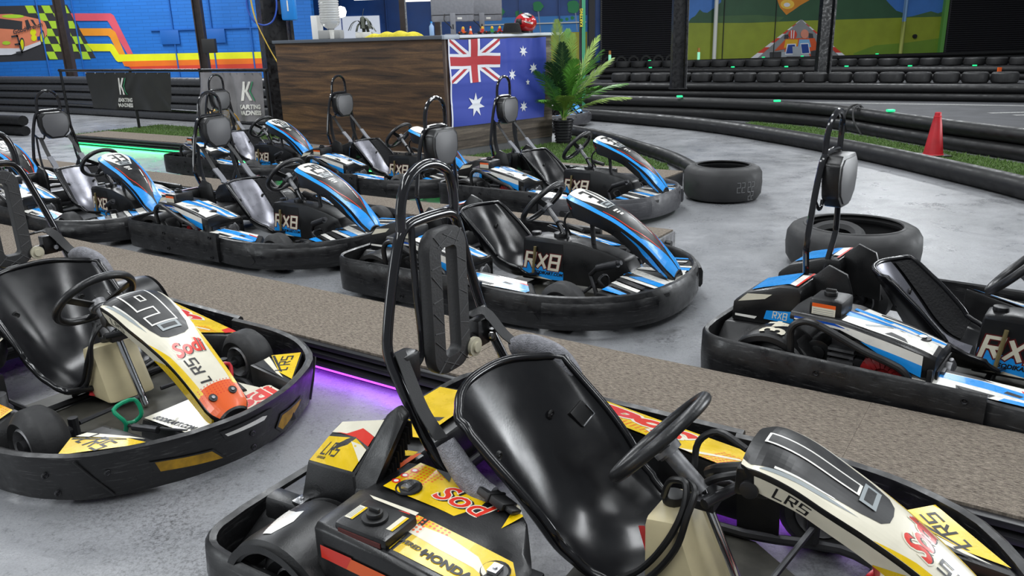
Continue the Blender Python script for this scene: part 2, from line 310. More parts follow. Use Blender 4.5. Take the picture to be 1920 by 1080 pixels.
RIGHT_MURAL = [('SKYM',[(6.657,3.787),(15.945,3.675),(16.235,1.514),(6.739,1.594)]),('GRASSM',[(6.734,1.744),(7.539,1.702),(10.874,1.702),(16.21,1.701),(16.418,0.148),(6.787,0.307)]),('GRASSD',[(12.958,0.475),(13.724,0.739),(14.905,0.8),(16.31,0.95),(16.418,0.148),(12.981,0.245)]),('MTN',[(6.734,1.725),(6.865,1.889),(6.999,1.959),(7.166,2.176),(7.288,2.081),(7.445,2.058),(7.71,2.235),(7.935,2.412),(7.877,3.575),(13.416,3.602),(13.767,2.507),(14.117,2.167),(14.378,1.938),(14.622,1.857),(14.642,1.689),(10.876,1.683),(8.915,1.664)]),('MTN2',[(7.822,1.936),(9.29,1.932),(10.276,1.83),(10.091,1.687),(8.915,1.664),(7.736,1.697)]),('MTN2',[(14.642,1.689),(15.029,1.734),(15.657,1.884),(15.922,1.802),(16.185,1.888),(16.212,1.683)]),('SUNO',[(9.598,3.168),(9.933,2.522),(10.095,2.168),(10.349,1.902),(10.573,2.044),(10.833,2.221),(11.3,2.466),(11.632,3.111)]),('SUNY',[(10.615,2.264),(10.595,2.193),(10.529,2.137),(10.429,2.108),(10.316,2.111),(10.212,2.146),(10.137,2.206),(10.107,2.279),(10.127,2.35),(10.193,2.405),(10.292,2.434),(10.405,2.431),(10.509,2.397),(10.584,2.337)]),('WHITEM',[(10.46,2.25),(10.451,2.219),(10.42,2.194),(10.374,2.181),(10.322,2.182),(10.274,2.198),(10.239,2.224),(10.225,2.257),(10.234,2.288),(10.265,2.313),(10.311,2.326),(10.363,2.325),(10.411,2.309),(10.446,2.283)]),('ROADM',[(10.873,1.721),(10.951,1.718),(12.821,0.25),(9.075,0.318)]),('WHITEM',[(10.844,1.692),(10.863,1.692),(10.745,1.589),(10.706,1.59)]),('WHITEM',[(10.973,1.689),(10.954,1.689),(11.077,1.58),(11.116,1.579)]),('REDM',[(10.706,1.59),(10.745,1.589),(10.626,1.486),(10.568,1.487)]),('REDM',[(11.116,1.579),(11.077,1.58),(11.201,1.471),(11.259,1.47)]),('WHITEM',[(10.568,1.487),(10.626,1.486),(10.491,1.369),(10.412,1.372)]),('WHITEM',[(11.259,1.47),(11.201,1.471),(11.341,1.348),(11.42,1.346)]),('REDM',[(10.412,1.372),(10.491,1.369),(10.342,1.24),(10.239,1.243)]),('REDM',[(11.42,1.346),(11.341,1.348),(11.496,1.211),(11.599,1.208)]),('WHITEM',[(10.239,1.243),(10.342,1.24),(10.177,1.097),(10.048,1.101)]),('WHITEM',[(11.599,1.208),(11.496,1.211),(11.668,1.06),(11.797,1.056)]),('REDM',[(10.048,1.101),(10.177,1.097),(9.996,0.941),(9.839,0.945)]),('REDM',[(11.797,1.056),(11.668,1.06),(11.856,0.895),(12.014,0.89)]),('WHITEM',[(9.839,0.945),(9.996,0.941),(9.815,0.784),(9.629,0.789)]),('WHITEM',[(12.014,0.89),(11.856,0.895),(12.044,0.729),(12.231,0.723)]),('REDM',[(9.629,0.789),(9.815,0.784),(9.588,0.587),(9.366,0.593)]),('REDM',[(12.231,0.723),(12.044,0.729),(12.281,0.52),(12.504,0.514)]),('WHITEM',[(9.366,0.593),(9.588,0.587),(9.36,0.389),(9.101,0.397)]),('WHITEM',[(12.504,0.514),(12.281,0.52),(12.518,0.311),(12.777,0.304)]),('ORANGEK',[(10.407,1.087),(11.45,1.058),(11.65,0.667),(11.3,0.586),(11.416,0.343),(10.317,0.374),(10.388,0.703),(9.989,0.646)]),('MBLK',[(9.825,0.605),(10.252,0.615),(10.247,0.364),(9.841,0.376)]),('MBLK',[(11.358,0.607),(11.63,0.622),(11.678,0.335),(11.368,0.344)]),('MBLK',[(10.328,1.202),(10.468,1.221),(10.48,1.063),(10.326,1.067)]),('MBLK',[(11.21,1.245),(11.366,1.218),(11.403,1.059),(11.237,1.064)]),('SILVERM',[(10.254,0.593),(10.419,0.611),(10.667,0.786),(10.952,0.778),(11.31,0.471),(11.344,0.345),(10.27,0.375)]),('YELK',[(10.375,1.043),(10.837,1.03),(10.83,0.815),(10.338,0.738)]),('LBLUE',[(10.885,1.029),(11.252,1.018),(11.346,0.744),(10.857,0.78)]),('WHITEM',[(10.446,0.883),(10.766,0.885),(10.836,0.508),(10.394,0.497)]),('NAVY',[(10.484,0.848),(10.733,0.852),(10.8,0.536),(10.424,0.538)]),('WHITEM',[(10.931,0.892),(11.239,0.894),(11.334,0.516),(10.998,0.503)]),('NAVY',[(10.958,0.857),(11.218,0.861),(11.292,0.54),(11.031,0.53)]),('SILVERM',[(10.643,0.786),(10.964,0.777),(11.023,0.479),(10.691,0.466)]),('REDM',[(10.783,1.208),(10.773,1.14),(10.732,1.086),(10.67,1.057),(10.598,1.059),(10.531,1.091),(10.482,1.148),(10.461,1.217),(10.472,1.285),(10.512,1.338),(10.575,1.367),(10.646,1.365),(10.713,1.333),(10.762,1.277)]),('WHITEM',[(10.552,1.354),(10.587,1.364),(10.598,1.071),(10.562,1.072)]),('WHITEM',[(10.646,1.362),(10.682,1.35),(10.68,1.068),(10.645,1.069)]),('PINKH',[(11.217,1.211),(11.208,1.141),(11.171,1.086),(11.113,1.056),(11.045,1.058),(10.982,1.091),(10.935,1.149),(10.914,1.22),(10.924,1.29),(10.961,1.345),(11.019,1.375),(11.087,1.373),(11.15,1.34),(11.197,1.282)]),('MBLK',[(10.455,0.438),(11.219,0.417),(11.222,0.382),(10.458,0.404)])]
# ------------------------------------------------------------------ the hall: floor, walls, murals
def bmat(name, col, mortar, bump):
    m = mat(name, col, .55); nt = m.node_tree; N = nt.nodes; L = nt.links; b = N['Principled BSDF']
    tc = N.new('ShaderNodeTexCoord'); mp = N.new('ShaderNodeMapping'); mp.inputs['Rotation'].default_value = (R(90), 0, 0); L.new(tc.outputs['Object'], mp.inputs[0])
    br = N.new('ShaderNodeTexBrick'); br.inputs['Scale'].default_value = 1; br.inputs['Brick Width'].default_value = .40; br.inputs['Row Height'].default_value = .09; br.inputs['Mortar Size'].default_value = .006
    br.inputs['Color1'].default_value = lin(col); br.inputs['Color2'].default_value = tuple(x*.9 for x in lin(col)[:3])+(1,); br.inputs['Mortar'].default_value = tuple(x*mortar for x in lin(col)[:3])+(1,)
    L.new(mp.outputs[0], br.inputs['Vector']); L.new(br.outputs[0], b.inputs['Base Color'])
    bp = N.new('ShaderNodeBump'); bp.inputs['Strength'].default_value = bump; bp.inputs['Distance'].default_value = .01; bp.invert = True; L.new(br.outputs['Fac'], bp.inputs['Height']); L.new(bp.outputs[0], b.inputs['Normal'])
    return m
WBLUE = bmat('blue_painted_brick', '#1f73cc', .75, .6)
def floor_mat():
    m = mat('grey_painted_concrete', (.36, .37, .39), .5); nt = m.node_tree; N = nt.nodes; L = nt.links; b = N['Principled BSDF']
    tc = N.new('ShaderNodeTexCoord')
    def noise(s, d, r=.55):
        n = N.new('ShaderNodeTexNoise'); n.inputs['Scale'].default_value = s; n.inputs['Detail'].default_value = d; n.inputs['Roughness'].default_value = r; L.new(tc.outputs['Object'], n.inputs['Vector']); return n
    def ramp(n, p0, c0, p1, c1):
        r = N.new('ShaderNodeValToRGB'); e = r.color_ramp.elements; e[0].position = p0; e[1].position = p1; e[0].color = c0; e[1].color = c1; L.new(n.outputs[0], r.inputs[0]); return r
    base = ramp(noise(.9, 5), .3, (.19, .195, .205, 1), .7, (.285, .29, .305, 1))
    spot = ramp(noise(34, 8, .8), .33, (.25, .25, .25, 1), .46, (1, 1, 1, 1))
    dirt = ramp(noise(1.7, 9, .72), .28, (.09, .085, .08, 1), .40, (1, 1, 1, 1))
    fine = ramp(noise(140, 3), .3, (.86, .86, .86, 1), .6, (1.08, 1.08, 1.08, 1))
    prev = base.outputs[0]
    speck = ramp(noise(60, 9, .85), .43, (.16, .155, .15, 1), .52, (1, 1, 1, 1)); patch = ramp(noise(1.15, 4, .6), .47, (0, 0, 0, 1), .66, (.85, .85, .85, 1))
    for r, f in ((spot, .7), (dirt, .85), (fine, 1), (speck, patch)):
        mx = N.new('ShaderNodeMix'); mx.data_type = 'RGBA'; mx.blend_type = 'MULTIPLY'
        if f is patch: L.new(patch.outputs[0], mx.inputs[0])
        else: mx.inputs[0].default_value = f
        L.new(prev, mx.inputs[6]); L.new(r.outputs[0], mx.inputs[7]); prev = mx.outputs[2]
    L.new(prev, b.inputs['Base Color'])
    rr = ramp(noise(3.5, 8, .7), .35, (.22, .22, .22, 1), .7, (.55, .55, .55, 1)); L.new(rr.outputs[0], b.inputs['Roughness'])
    bp = N.new('ShaderNodeBump'); bp.inputs['Strength'].default_value = .35; bp.inputs['Distance'].default_value = .004
    L.new(noise(55, 5, .6).outputs[0], bp.inputs['Height']); L.new(bp.outputs[0], b.inputs['Normal'])
    return m
FLOOR = floor_mat()
def struct(name, g, mats, **k):
    o = obj(name, g, mats, **k); o['kind'] = 'structure'; return o
struct('floor', G().box((-26, -4, -.2), (30, 34, 0)), FLOOR)
struct('wall_left', G().box((-26, 23, 0), (-5.2, 23.3, 6.5)), WBLUE)
DB = mat('dark_blue_panel_paint', '#214f96', .35, var=.3, vscale=1.2, rvar=.1)
SHUT = mat('black_shutter_paint', (.022, .022, .026), .5)
struct('wall_back', G().box((-9.2, 31, 0), (30, 31.3, 6.5)), DB)
PAINT = dict(MBLK='#3b3b3f', LIME='#b8e23c', PINK='#e0596a', ORANGE='#f29a2a', YEL='#eff01d', ORANGE2='#f2761d', REDM='#d8432f', SALMON='#f08f6a', WHITEM='#e8e8ee', NAVY='#1d4393',
  SKYM='#3f78c4', GRASSM='#8f9c2b', GRASSD='#6d8f2d', MTN='#31583c', MTN2='#45683f', SUNO='#d98a25', SUNY='#f7c84a', ROADM='#8d8f92', ORANGEK='#d8592a', SILVERM='#a9b0b8', YELK='#e2b22c', LBLUE='#7db3dd', PINKH='#e09078')
def paint(k): return mat('mural_'+k.lower(), PAINT[k], .55, var=.14, vscale=2.2)
def mural(name, data, y, parent, thick=.004):
    mats = []; g = G()
    for i, (k, poly) in enumerate(data):
        m = paint(k)
        if m not in mats: mats.append(m)
        yy = y-.004-.0009*i
        g.add([(a, yy, b) for a, b in poly], [tuple(range(len(poly)))], mats.index(m))
    return obj(name, g, mats, parent, flat=True)
wl_ = bpy.data.objects['wall_left']; wb_ = bpy.data.objects['wall_back']
mural('race_car_mural', LEFT_MURAL, 23, wl_)
g = G()
for p in place(text('Goodwrench', .16, .3, .004), -12.9, 2.02, .22): g.add([(a, 22.93, b) for a, b in p], [tuple(range(len(p)))])
for p in place(stroke('3', .42, .34, .22), -13.26, 1.62, .1): g.add([(a, 22.925, b) for a, b in p], [tuple(range(len(p)))])
obj('race_car_lettering', g, paint('MBLK'), wl_, flat=True)
# thin pilasters, ledges and conduits of the painted brick wall
PB = mat('blue_painted_steel', '#1c62b4', .5)
for i, x in enumerate((-12.55, -11.6, -9.0, -7.95, -6.9)):
    obj('conduit', G().cyl((x, 22.97, .3), .02, 5.5, 'z', 8), PB, wl_)
obj('ledge', G().box((-9.6, 22.95, 1.86), (-6.2, 22.99, 1.885)), PB, wl_)
obj('patch_panel', G().box((-9.35, 22.94, 1.5), (-8.85, 22.99, 1.86)).box((-8.2, 22.94, 1.5), (-7.6, 22.99, 1.86)), PB, wl_, bev=.01)
# right-hand mural on board panels between two shutters
mural('sunset_track_mural', RIGHT_MURAL, 30.985, wb_)
for i, x in enumerate((8.05, 9.95, 11.9)):
    obj('board_joint', G().box((x, 30.93, 0), (x+.02, 30.98, 6)), mat('dark_board_joint', (.02, .025, .02), .7), wb_)  # thin dark strips along the board joints
GT = mat('green_trim_paint', '#5f9a48', .5)
for i, x in enumerate((6.32, 16.14)):
    struct('trim_%d' % (i+1), G().box((x-.07, 30.8, 0), (x+.07, 31, 6)), GT)
struct('trim_3', G().box((3.08, 30.7, 0), (3.3, 30.99, 6)), mat('black_frame_paint', (.02, .02, .024), .5))
WP = mat('white_downpipe', '#d9dbd6', .4); BP = mat('blue_downpipe', '#7fa6cf', .4)
tag(obj('downpipe', G().cyl((7.72, 30.8, .25), .075, 6, 'z', 12).box((7.6, 30.7, .2), (7.84, 30.9, .3)), WP), 'white downpipe on the mural wall left of the painted sunset', 'pipe')
tag(obj('downpipe', G().cyl((14.62, 30.8, 1.55), .07, 5, 'z', 12).cyl((14.62, 30.8, .25), .07, 1.3, 'z', 12, 1), [BP, mat('olive_downpipe', '#a5ad58', .5)]), 'pale blue downpipe with olive foot right of the painted hills', 'pipe')
tag(obj('wall_vent', G().cyl((15.15, 30.9, 1.02), .075, .1, 'y', 14).cyl((15.15, 30.88, 1.02), .05, .03, 'y', 12, 1), [DARKM, BLK]), 'small round black vent hole low on the painted green field', 'vent')
def shutter(name, x0, x1):
    g = G(); z = 0.3
    while z < 6:
        g.add([(x0, 30.9, z), (x1, 30.9, z), (x1, 30.84, z+.035), (x0, 30.84, z+.035), (x1, 30.9, z+.075), (x0, 30.9, z+.075)], [(0, 1, 2, 3), (3, 2, 4, 5)]); z += .075
    o = struct(name, G().box((x0-.03, 30.86, 0), (x0+.03, 30.99, 6)).box((x1-.03, 30.86, 0), (x1+.03, 30.99, 6)), mat('shutter_guide', (.03, .03, .034), .5))
    s = obj('shutter_slats', g, SHUT, o, flat=True); s['kind'] = 'stuff'; return o
shutter('door_1', 3.55, 6.15); shutter('door_2', 16.3, 22.5)
# glowing pale panel and bays of the dark blue wall behind the counter
g = G()
WARM = mat('white_board', '#d6dcea', .6)
struct('pale_panel_1', G().box((-6.35, 30.9, .6), (-4.55, 30.98, 2.3)), mat('glowing_pale_panel', (.85, .9, 1), .5, emit=.4))
for i, x in enumerate((-7.4, -5.95, -4.3, -2.6, .55, 2.0)):
    obj('panel_rib', G().box((x, 30.9, 0), (x+.05, 30.99, 6)), DB, wb_)
g = G()
for x, z, r in ((.55, 2.2, .16), (1.25, 2.45, .22), (2.55, 2.4, .28), (-.15, 2.3, .2), (2.1, 1.95, .07), (2.3, 1.98, .07), (2.5, 2.02, .08)):
    g.add([(x+r*math.cos(a*.524)*(1+.25*math.sin(a*5)), 30.97, z+r*.8*math.sin(a*.524)) for a in range(12)], [tuple(range(12))])
for x, z in ((1.25, 2.3), (2.6, 2.3)): g.add([(x-.02, 30.972, z), (x+.03, 30.972, z), (x+.1, 30.972, z-.75), (x+.06, 30.972, z-.75)], [(0, 1, 2, 3)], 1)
g.add([(-.8, 30.975, .2), (3.05, 30.975, .2), (3.05, 30.975, 1.52), (-.8, 30.975, 1.56)], [(0, 1, 2, 3)], 2)
g.add([(-.8, 30.976, 1.56), (3.05, 30.976, 1.52), (3.05, 30.976, 2.1), (-.8, 30.976, 2.1)], [(0, 1, 2, 3)], 3)
obj('beach_mural', g, [mat('mural_palm', '#2c8a56', .6), mat('mural_trunk', '#8d9ab0', .6), mat('mural_sand', '#a8a23a', .6), mat('mural_sky', '#3f86cc', .6)], wb_, flat=True)
obj('white_line', G().box((-.9, 30.9, 1.84), (3.0, 30.96, 1.88)), WP, wb_)
# steel columns and beams
COL = mat('black_painted_steel', (.013, .013, .015), .35, bump=.25, bscale=40, rvar=.15, var=.5, vscale=8)
COLE = mat('chipped_grey_edge', '#8d8f93', .6, var=.6, vscale=20)
def ibeam(name, x, y, w_, z0, z1, rz, label, mats=None, edge=False):
    t = thing(name, label, 'column', (x, y, z0), rz); h = z1-z0; q = w_/2
    obj('web', G().box((-q*.8, -.02, 0), (q*.8, .02, h)), COL, t); 
    for s in (-1, 1): obj('flange', G().box((s*q-.02, -q*.8, 0), (s*q+.02, q*.8, h), 0).box((s*q+.0201, -q*.8, 0), (s*q+.024, q*.8, h), 1), [COL, COLE if edge and s > 0 else COL], t)
    obj('base_plate', G().box((-q*1.3, -q, 0), (q*1.3, q, .02)), COL, t, bev=.004); return t
colL = ibeam('steel_column', -3.72, 13.75, .44, 0, 6.2, .5, 'thick black steel column beside the wooden counter with hoses hanging on it')
ibeam('steel_column', 3.52, 16.9, .26, .33, 6.2, 0, 'black steel column with worn pale edge standing behind the near tyre row', edge=True)
ibeam('steel_column', 8.15, 21.3, .30, .0, 6.2, 0, 'slim black steel column in front of the painted sunset road', edge=True)
BRN = mat('brown_painted_steel', '#3a302c', .5, var=.4, vscale=8)
for x, lab in ((-10.72, 'brown steel post in front of the painted chequered flag'), (-7.4, 'brown steel post in front of the painted rainbow stripes')):
    t = thing('steel_post', lab, 'post', (x, 20.6, 0)); obj('web', G().box((-.08, -.015, 0), (.08, .015, 6)), BRN, t)
    for s in (-1, 1): obj('flange', G().box((s*.09-.012, -.09, 0), (s*.09+.012, .09, 6)), BRN, t)
tag(obj('junction_box', G().box((-7.33, 20.36, 1.27), (-7.02, 20.515, 1.6)), mat('black_box_plastic', (.02, .02, .02), .6), bev=.01), 'black junction box fixed on the brown post by the rainbow stripes', 'box')
for x, y, lab in ((-2.15, 18.0, 'dark post standing behind the yellow towel on the counter'), (-1.42, 18.0, 'black post with white edge behind the counter monitors')):
    t = thing('slim_post', lab, 'post', (x, y, 0)); obj('shaft', G().box((-.06, -.05, 0), (.06, .05, 6)), BRN, t, bev=.006); obj('edge_strip', G().box((.06, -.05, 0), (.085, .05, 6)), COLE, t)
tag(obj('wall_lamp', G().lathe([(.001, -.12), (.09, -.09), (.12, 0), (.09, .09), (.001, .12)], (-3.45, 18, 2.05), 'z', 14), mat('lamp_glow', (1, .97, .92), .4, emit=3)), 'round white lamp glowing behind the ribbed water bottle', 'lamp')
TUBE = mat('tube_lamp_glow', (1, .96, .88), .4, emit=2)
for i, (x0, x1, z) in enumerate(((-3.15, -2.21, 2.30), (-2.09, -1.48, 2.24), (-1.335, -.4, 2.2))):
    tag(obj('tube_lamp', G().cyl((x0, 18.0, z), .03, x1-x0, 'x', 10), TUBE), ('pale tube lamp nearest the round white lamp', 'pale tube lamp above the yellow towel', 'short pale tube lamp left of the monitors')[i], 'lamp', 'tube lamps behind the counter')
# ------------------------------------------------------------------ carpeted dividers with light strips
ANG = R(-34.07); T = Vector((math.cos(ANG), math.sin(ANG), 0)); NN = Vector((-math.sin(ANG), math.cos(ANG), 0))
def sn(s, n, z=0): return T*s+NN*n+Vector((0, 0, z))
def carpet_mat():
    m = mat('striped_carpet', '#7d756c', .95, spec=.1); nt = m.node_tree; N = nt.nodes; L = nt.links; b = N['Principled BSDF']
    tc = N.new('ShaderNodeTexCoord'); mp = N.new('ShaderNodeMapping'); mp.inputs['Scale'].default_value = (48, 230, 1); L.new(tc.outputs['Object'], mp.inputs[0])
    n = N.new('ShaderNodeTexNoise'); n.inputs['Scale'].default_value = 1; n.inputs['Detail'].default_value = 5; n.inputs['Roughness'].default_value = .65; L.new(mp.outputs[0], n.inputs['Vector'])
    r = N.new('ShaderNodeValToRGB'); e = r.color_ramp.elements; e[0].position = .34; e[1].position = .68; e[0].color = lin('#4b443e'); e[1].color = lin('#93897d'); L.new(n.outputs[0], r.inputs[0])
    n2 = N.new('ShaderNodeTexNoise'); n2.inputs['Scale'].default_value = 260; n2.inputs['Detail'].default_value = 2; L.new(tc.outputs['Object'], n2.inputs['Vector'])
    mx = N.new('ShaderNodeMix'); mx.data_type = 'RGBA'; mx.blend_type = 'OVERLAY'; mx.inputs[0].default_value = .55; L.new(r.outputs[0], mx.inputs[6]); L.new(n2.outputs[0], mx.inputs[7]); L.new(mx.outputs[2], b.inputs['Base Color'])
    bp = N.new('ShaderNodeBump'); bp.inputs['Strength'].default_value = .8; bp.inputs['Distance'].default_value = .004; L.new(n.outputs[0], bp.inputs['Height']); L.new(bp.outputs[0], b.inputs['Normal'])
    return m
CARP = carpet_mat()
LEDP = mat('purple_led', (.42, .06, 1), .4, emit=3.2); LEDG = mat('green_led', (.03, .9, .25), .4, emit=2.2)
def divider(label, s0, s1, n0, n1, led=None, endled=False, h=.15):
    t = thing('carpeted_divider', label, 'divider', (0, 0, 0), ANG)
    obj('base_box', G().box((s0, n0+.03, 0), (s1, n1, h-.012)), mat('black_board', (.016, .016, .018), .5, bump=.2, bscale=40), t)
    k = round((s1-s0)/.52); d = (s1-s0)/k
    for i in range(k):
        obj('carpet_tile', G().box((-d/2+.0005, n0+.035, h-.014), (d/2-.0005, n1-.004, h+rnd.uniform(-.0008, .0008))), CARP, t, loc=(s0+d*(i+.5), 0, 0))
    for j, (a, z) in enumerate(((.0, h-.008), (-.012, h-.045), (-.02, h-.085))):
        obj('edge_rail', G().box((s0, n0+a, z-.022), (s1, n0+.035, z)), mat('black_edge_rail', (.014, .014, .016), .3, bump=.1, bscale=30), t, bev=.004)
    if led:
        obj('light_strip', G().box((s0+.02, n0+.0, .022), (s1-.02, n0+.03, .042)), led, t)
        obj('strip_cover', G().box((s0, n0-.012, .044), (s1, n0+.03, .05)), DARKM, t)
    return t
divider('long carpeted divider with purple light strip between the yellow and the blue karts', -9.2, 3.2, 2.36, 2.96, LEDP)
d2 = divider('carpeted divider with open end between the two rows of blue karts', -13.5, -2.12, 4.70, 5.17)
obj('end_plate', G().box((-2.12, 4.72, 0), (-2.1, 5.16, .14)), ALU, d2)
obj('end_lamp', G().cyl((-2.09, 4.80, .03), .02, .05, 'z', 10), mat('green_lamp', (.05, .8, .3), .4, emit=.7), d2)
for k in range(3): obj('end_fitting', G().cyl((-2.1, 4.8+.1*k, .09), .022, .04, 'x', 10), BLK, d2)
divider('carpeted divider with green light strip in front of the counter', -13.1, -3.0, 6.93, 7.52, LEDG)
def strip_light(name, s0, s1, n, z, col, e):
    p = sn((s0+s1)/2, n, z); o = area(name, p, (0, 0, 0), s1-s0, .03, e, col); o.rotation_euler = (R(-35), 0, ANG); return o
strip_light('purple_strip_glow', -9, 3, 2.33, .04, (.4, .08, 1), 13)
strip_light('green_strip_glow', -13, -3.2, 6.90, .04, (.04, 1, .2), 34)
# ------------------------------------------------------------------ pipe barriers, tyres, track
def prof_round(r, zc, n=12): return [(r*math.cos(2*math.pi*k/n), zc+r*math.sin(2*math.pi*k/n)) for k in range(n)]
def barrier(label, path, rows, dia, back=0, sm=4, cat='barrier', m=None):
    t = thing('pipe_barrier', label, cat, (0, 0, 0))
    for k in range(rows):
        obj('barrier_pipe', G().sweep([(p[0], p[1]) for p in path], prof_round(dia*.5, dia*(k+.5)), sm), m or PIPE, t, ang=60)
    return t
barrier('low black pipe kerb curving round the right side of the grey lane', [(.6, 15.4), (1.65, 14.2), (2.95, 12.4), (3.62, 10.75), (4.05, 9.25), (4.3, 7.9), (4.45, 6.7), (4.45, 4.8), (4.2, 3)], 1, .2)
barrier('two stacked black pipes behind the traffic cone and grass', [(.3, 16.6), (2.1, 15.2), (3.9, 13.7), (4.83, 12.4), (5.08, 11.2), (5.38, 9.7), (5.68, 8.6), (5.85, 7), (5.9, 4)], 2, .18)
barrier('single black pipe kerb beside the potted palm ending at the tyre', [(.62, 12.9), (.95, 12.45), (1.33, 11.6), (1.64, 10.4), (1.9, 9.2), (1.97, 7.7)], 1, .15)
bar2 = barrier('straight pair of black pipes under the near row of tyres', [(-.5, 21.6), (2.55, 19.75), (6.22, 17.5), (9.8, 15.3), (13, 13.4)], 2, .165, sm=1)
bar3 = barrier('straight pair of black pipes under the middle row of tyres', [(1.0, 28.6), (4.05, 26.7), (12.4, 21.8), (20, 17.3)], 2, .18, sm=1)
bar4 = barrier('stack of black pipes along the foot of the mural wall', [(3.2, 30.0), (25, 30.0)], 3, .15, sm=1)
barrier('five stacked black pipes below the painted race car wall', [(-18, 22.6), (-14, 21.6), (-9.91, 19.12), (-6.46, 16.6), (-3.4, 14.5)], 5, .172, sm=1, m=PIPE_LIT)
barrier('short double pipe barrier end at the far left of the green lit floor', [(-12.5, 15.4), (-9.3, 15.0), (-8.62, 14.62)], 2, .18, sm=2)
ASPH = mat('dark_asphalt', '#45464a', .75, var=.35, vscale=3, bump=.4, bscale=120)
tr = struct('floor', G().add([(.2, 17.0, .002), (4.2, 13.8, .002), (5.1, 12.4, .002), (5.45, 11, .002), (5.8, 9.5, .002), (6.0, 7, .002), (6.1, 3, .002), (25, 3, .002), (25, 30, .002), (1, 30, .002)], [tuple(range(10))]), ASPH, flat=True)
LINE = mat('worn_white_line', '#a9aaa8', .7, var=.6, vscale=30)
g = G()
for i in range(7):
    a = Vector((8.1+i*.16, 13.6-i*.42, .005)); g.add([a, a+Vector((1.9, -.15, 0)), a+Vector((1.9, .02, 0)), a+Vector((0, .14, 0))], [(0, 1, 2, 3)])
g.add([(3.4, 18.2, .005), (14, 11.8, .005), (14.05, 11.95, .005), (3.45, 18.35, .005)], [(0, 1, 2, 3)]); g.add([(8.0, 9.4, .005), (13, 8.4, .005), (13, 8.55, .005), (8.0, 9.52, .005)], [(0, 1, 2, 3)])
obj('track_line', g, LINE, tr, flat=True)
def tyre_g(Ro, h, ri):
    b = .035
    return G().lathe([(ri, .03), (ri+.02, .0), (Ro-b, 0), (Ro-.01, b*.7), (Ro, h*.5), (Ro-.01, h-b*.7), (Ro-b, h), (ri+.02, h-.005), (ri, h-.03), (ri+.02, h-.05), (Ro-.05, h*.6), (Ro-.05, h*.4), (ri+.02, .05), (ri, .03)], n=28)
ORD = ['first', 'second', 'third', 'fourth', 'fifth', 'sixth', 'seventh', 'eighth', 'ninth', 'tenth', 'eleventh', 'twelfth', 'thirteenth', 'fourteenth', 'fifteenth', 'sixteenth', 'seventeenth', 'eighteenth', 'nineteenth', 'twentieth']
def ordl(k, what, col):
    return '%s, just behind %s' % (what, col) if k == 0 else '%s, %s to the %s of %s' % (what, ORD[abs(k)-1], 'right' if k > 0 else 'left', col)
def tyre_row(p0, p1, z, Ro, h, label, group, step, back):
    a, b = Vector((p0[0], p0[1], 0)), Vector((p1[0], p1[1], 0)); d = (b-a); n = int(d.length/step); d.normalize(); nn = Vector((-d.y, d.x, 0))
    for i in range(n):
        o = obj('flat_tyre', lambda: tyre_g(Ro, h, Ro*.55), RUB, key='ft%.2f' % Ro, loc=a+d*step*(i+.5)+nn*back+Vector((0, 0, z)), rot=(0, 0, rnd.uniform(0, 6)))
        tag(o, label(i), 'tyre', group)
    stand = struct('trim_%d' % (5+int(z*100)), G().box((-.2, back-Ro*.8, 0), ((b-a).length+.2, back+Ro*.8, z)), mat('black_board', (.016, .016, .018), .5), loc=a, rot=(0, 0, math.atan2(d.y, d.x)))
tyre_row((2.4, 19.9), (10.0, 15.28), .332, .245, .2, lambda i: ordl(i-3, 'near-row flat tyre', 'the pale edged column'), 'tyres on the near barrier', .50, .37)
tyre_row((3.0, 27.4), (14.0, 20.97), .36, .26, .2, lambda i: ordl(i-13, 'far-row flat tyre', 'the slim mural column'), 'tyres on the farther barrier', .53, .40)
for i in range(6):
    x = 3.75+i*.45
    tag(obj('upright_tyre', lambda: tyre_g(.22, .17, .12), RUB, key='ut', loc=(x, 30.35, .44), rot=(R(90), 0, 0)), 'upright black tyre below the left shutter, %s from its left end' % ORD[i], 'tyre', 'tyres below the left shutter')
struct('trim_60', G().box((3.3, 30.12, 0), (25, 30.7, .21)), mat('black_board', (.016, .016, .018), .5))
for i in range(9):
    tag(obj('flat_tyre', lambda: tyre_g(.26, .2, .14), RUB, key='ft0.26', loc=(16.3+i*.55, 30.42, .215)), 'flat black tyre below the right shutter, %s from its left end' % ORD[i], 'tyre', 'tyres below the right shutter')
def big_tyre(name, label, loc, Ro, h, ri, rz=0):
    t = thing(name, label, 'tyre', loc, rz); b = .05
    obj('casing', G().lathe([(ri, .05), (ri+.025, .015), (Ro-.09, .0), (Ro-.03, .02), (Ro-.006, .06), (Ro, h*.5), (Ro-.006, h-.06), (Ro-.03, h-.022), (Ro-.06, h-.006), (Ro-.1, h-.003), (Ro-.105, h+.003), (Ro-.118, h+.003), (Ro-.122, h-.004), (ri+.03, h-.012), (ri, h-.035), (ri+.02, h-.06), (Ro-.04, h*.7), (Ro-.04, h*.3), (ri+.02, .07), (ri, .05)], n=48), RUBG, t)
    return t
t1 = big_tyre('slick_tyre', 'wide worn slick tyre with chalk marks beside the front of kart 35', (1.95, 7.27, 0), .35, .305, .245)
CH = mat('chalk_mark', '#77787a', .8)
cyl1 = lambda a, b: Vector((.351*math.cos(a), .351*math.sin(a), b))
decal('chalk_mark', [(CH, [q for p in ([[(0, 0), (.5, 0), (.5, .5), (0, .5)]],) for q in [] ] + [[((a/.351)-1.05, .15+b) for a, b in q] for q in place(stroke('22', .085, .34, .1, .25), 0, 0)] + [[((a/.351)-1.35, .15+b) for a, b in q] for q in place(stroke('22', .085, .34, .1, .25), 0, 0)] + [[((a/.351)-1.05, .07+b) for a, b in q] for q in place(stroke('22', .07, .34, .1, .25), 0, 0)])], cyl1, t1, .1, .1, (0, 0, 0))
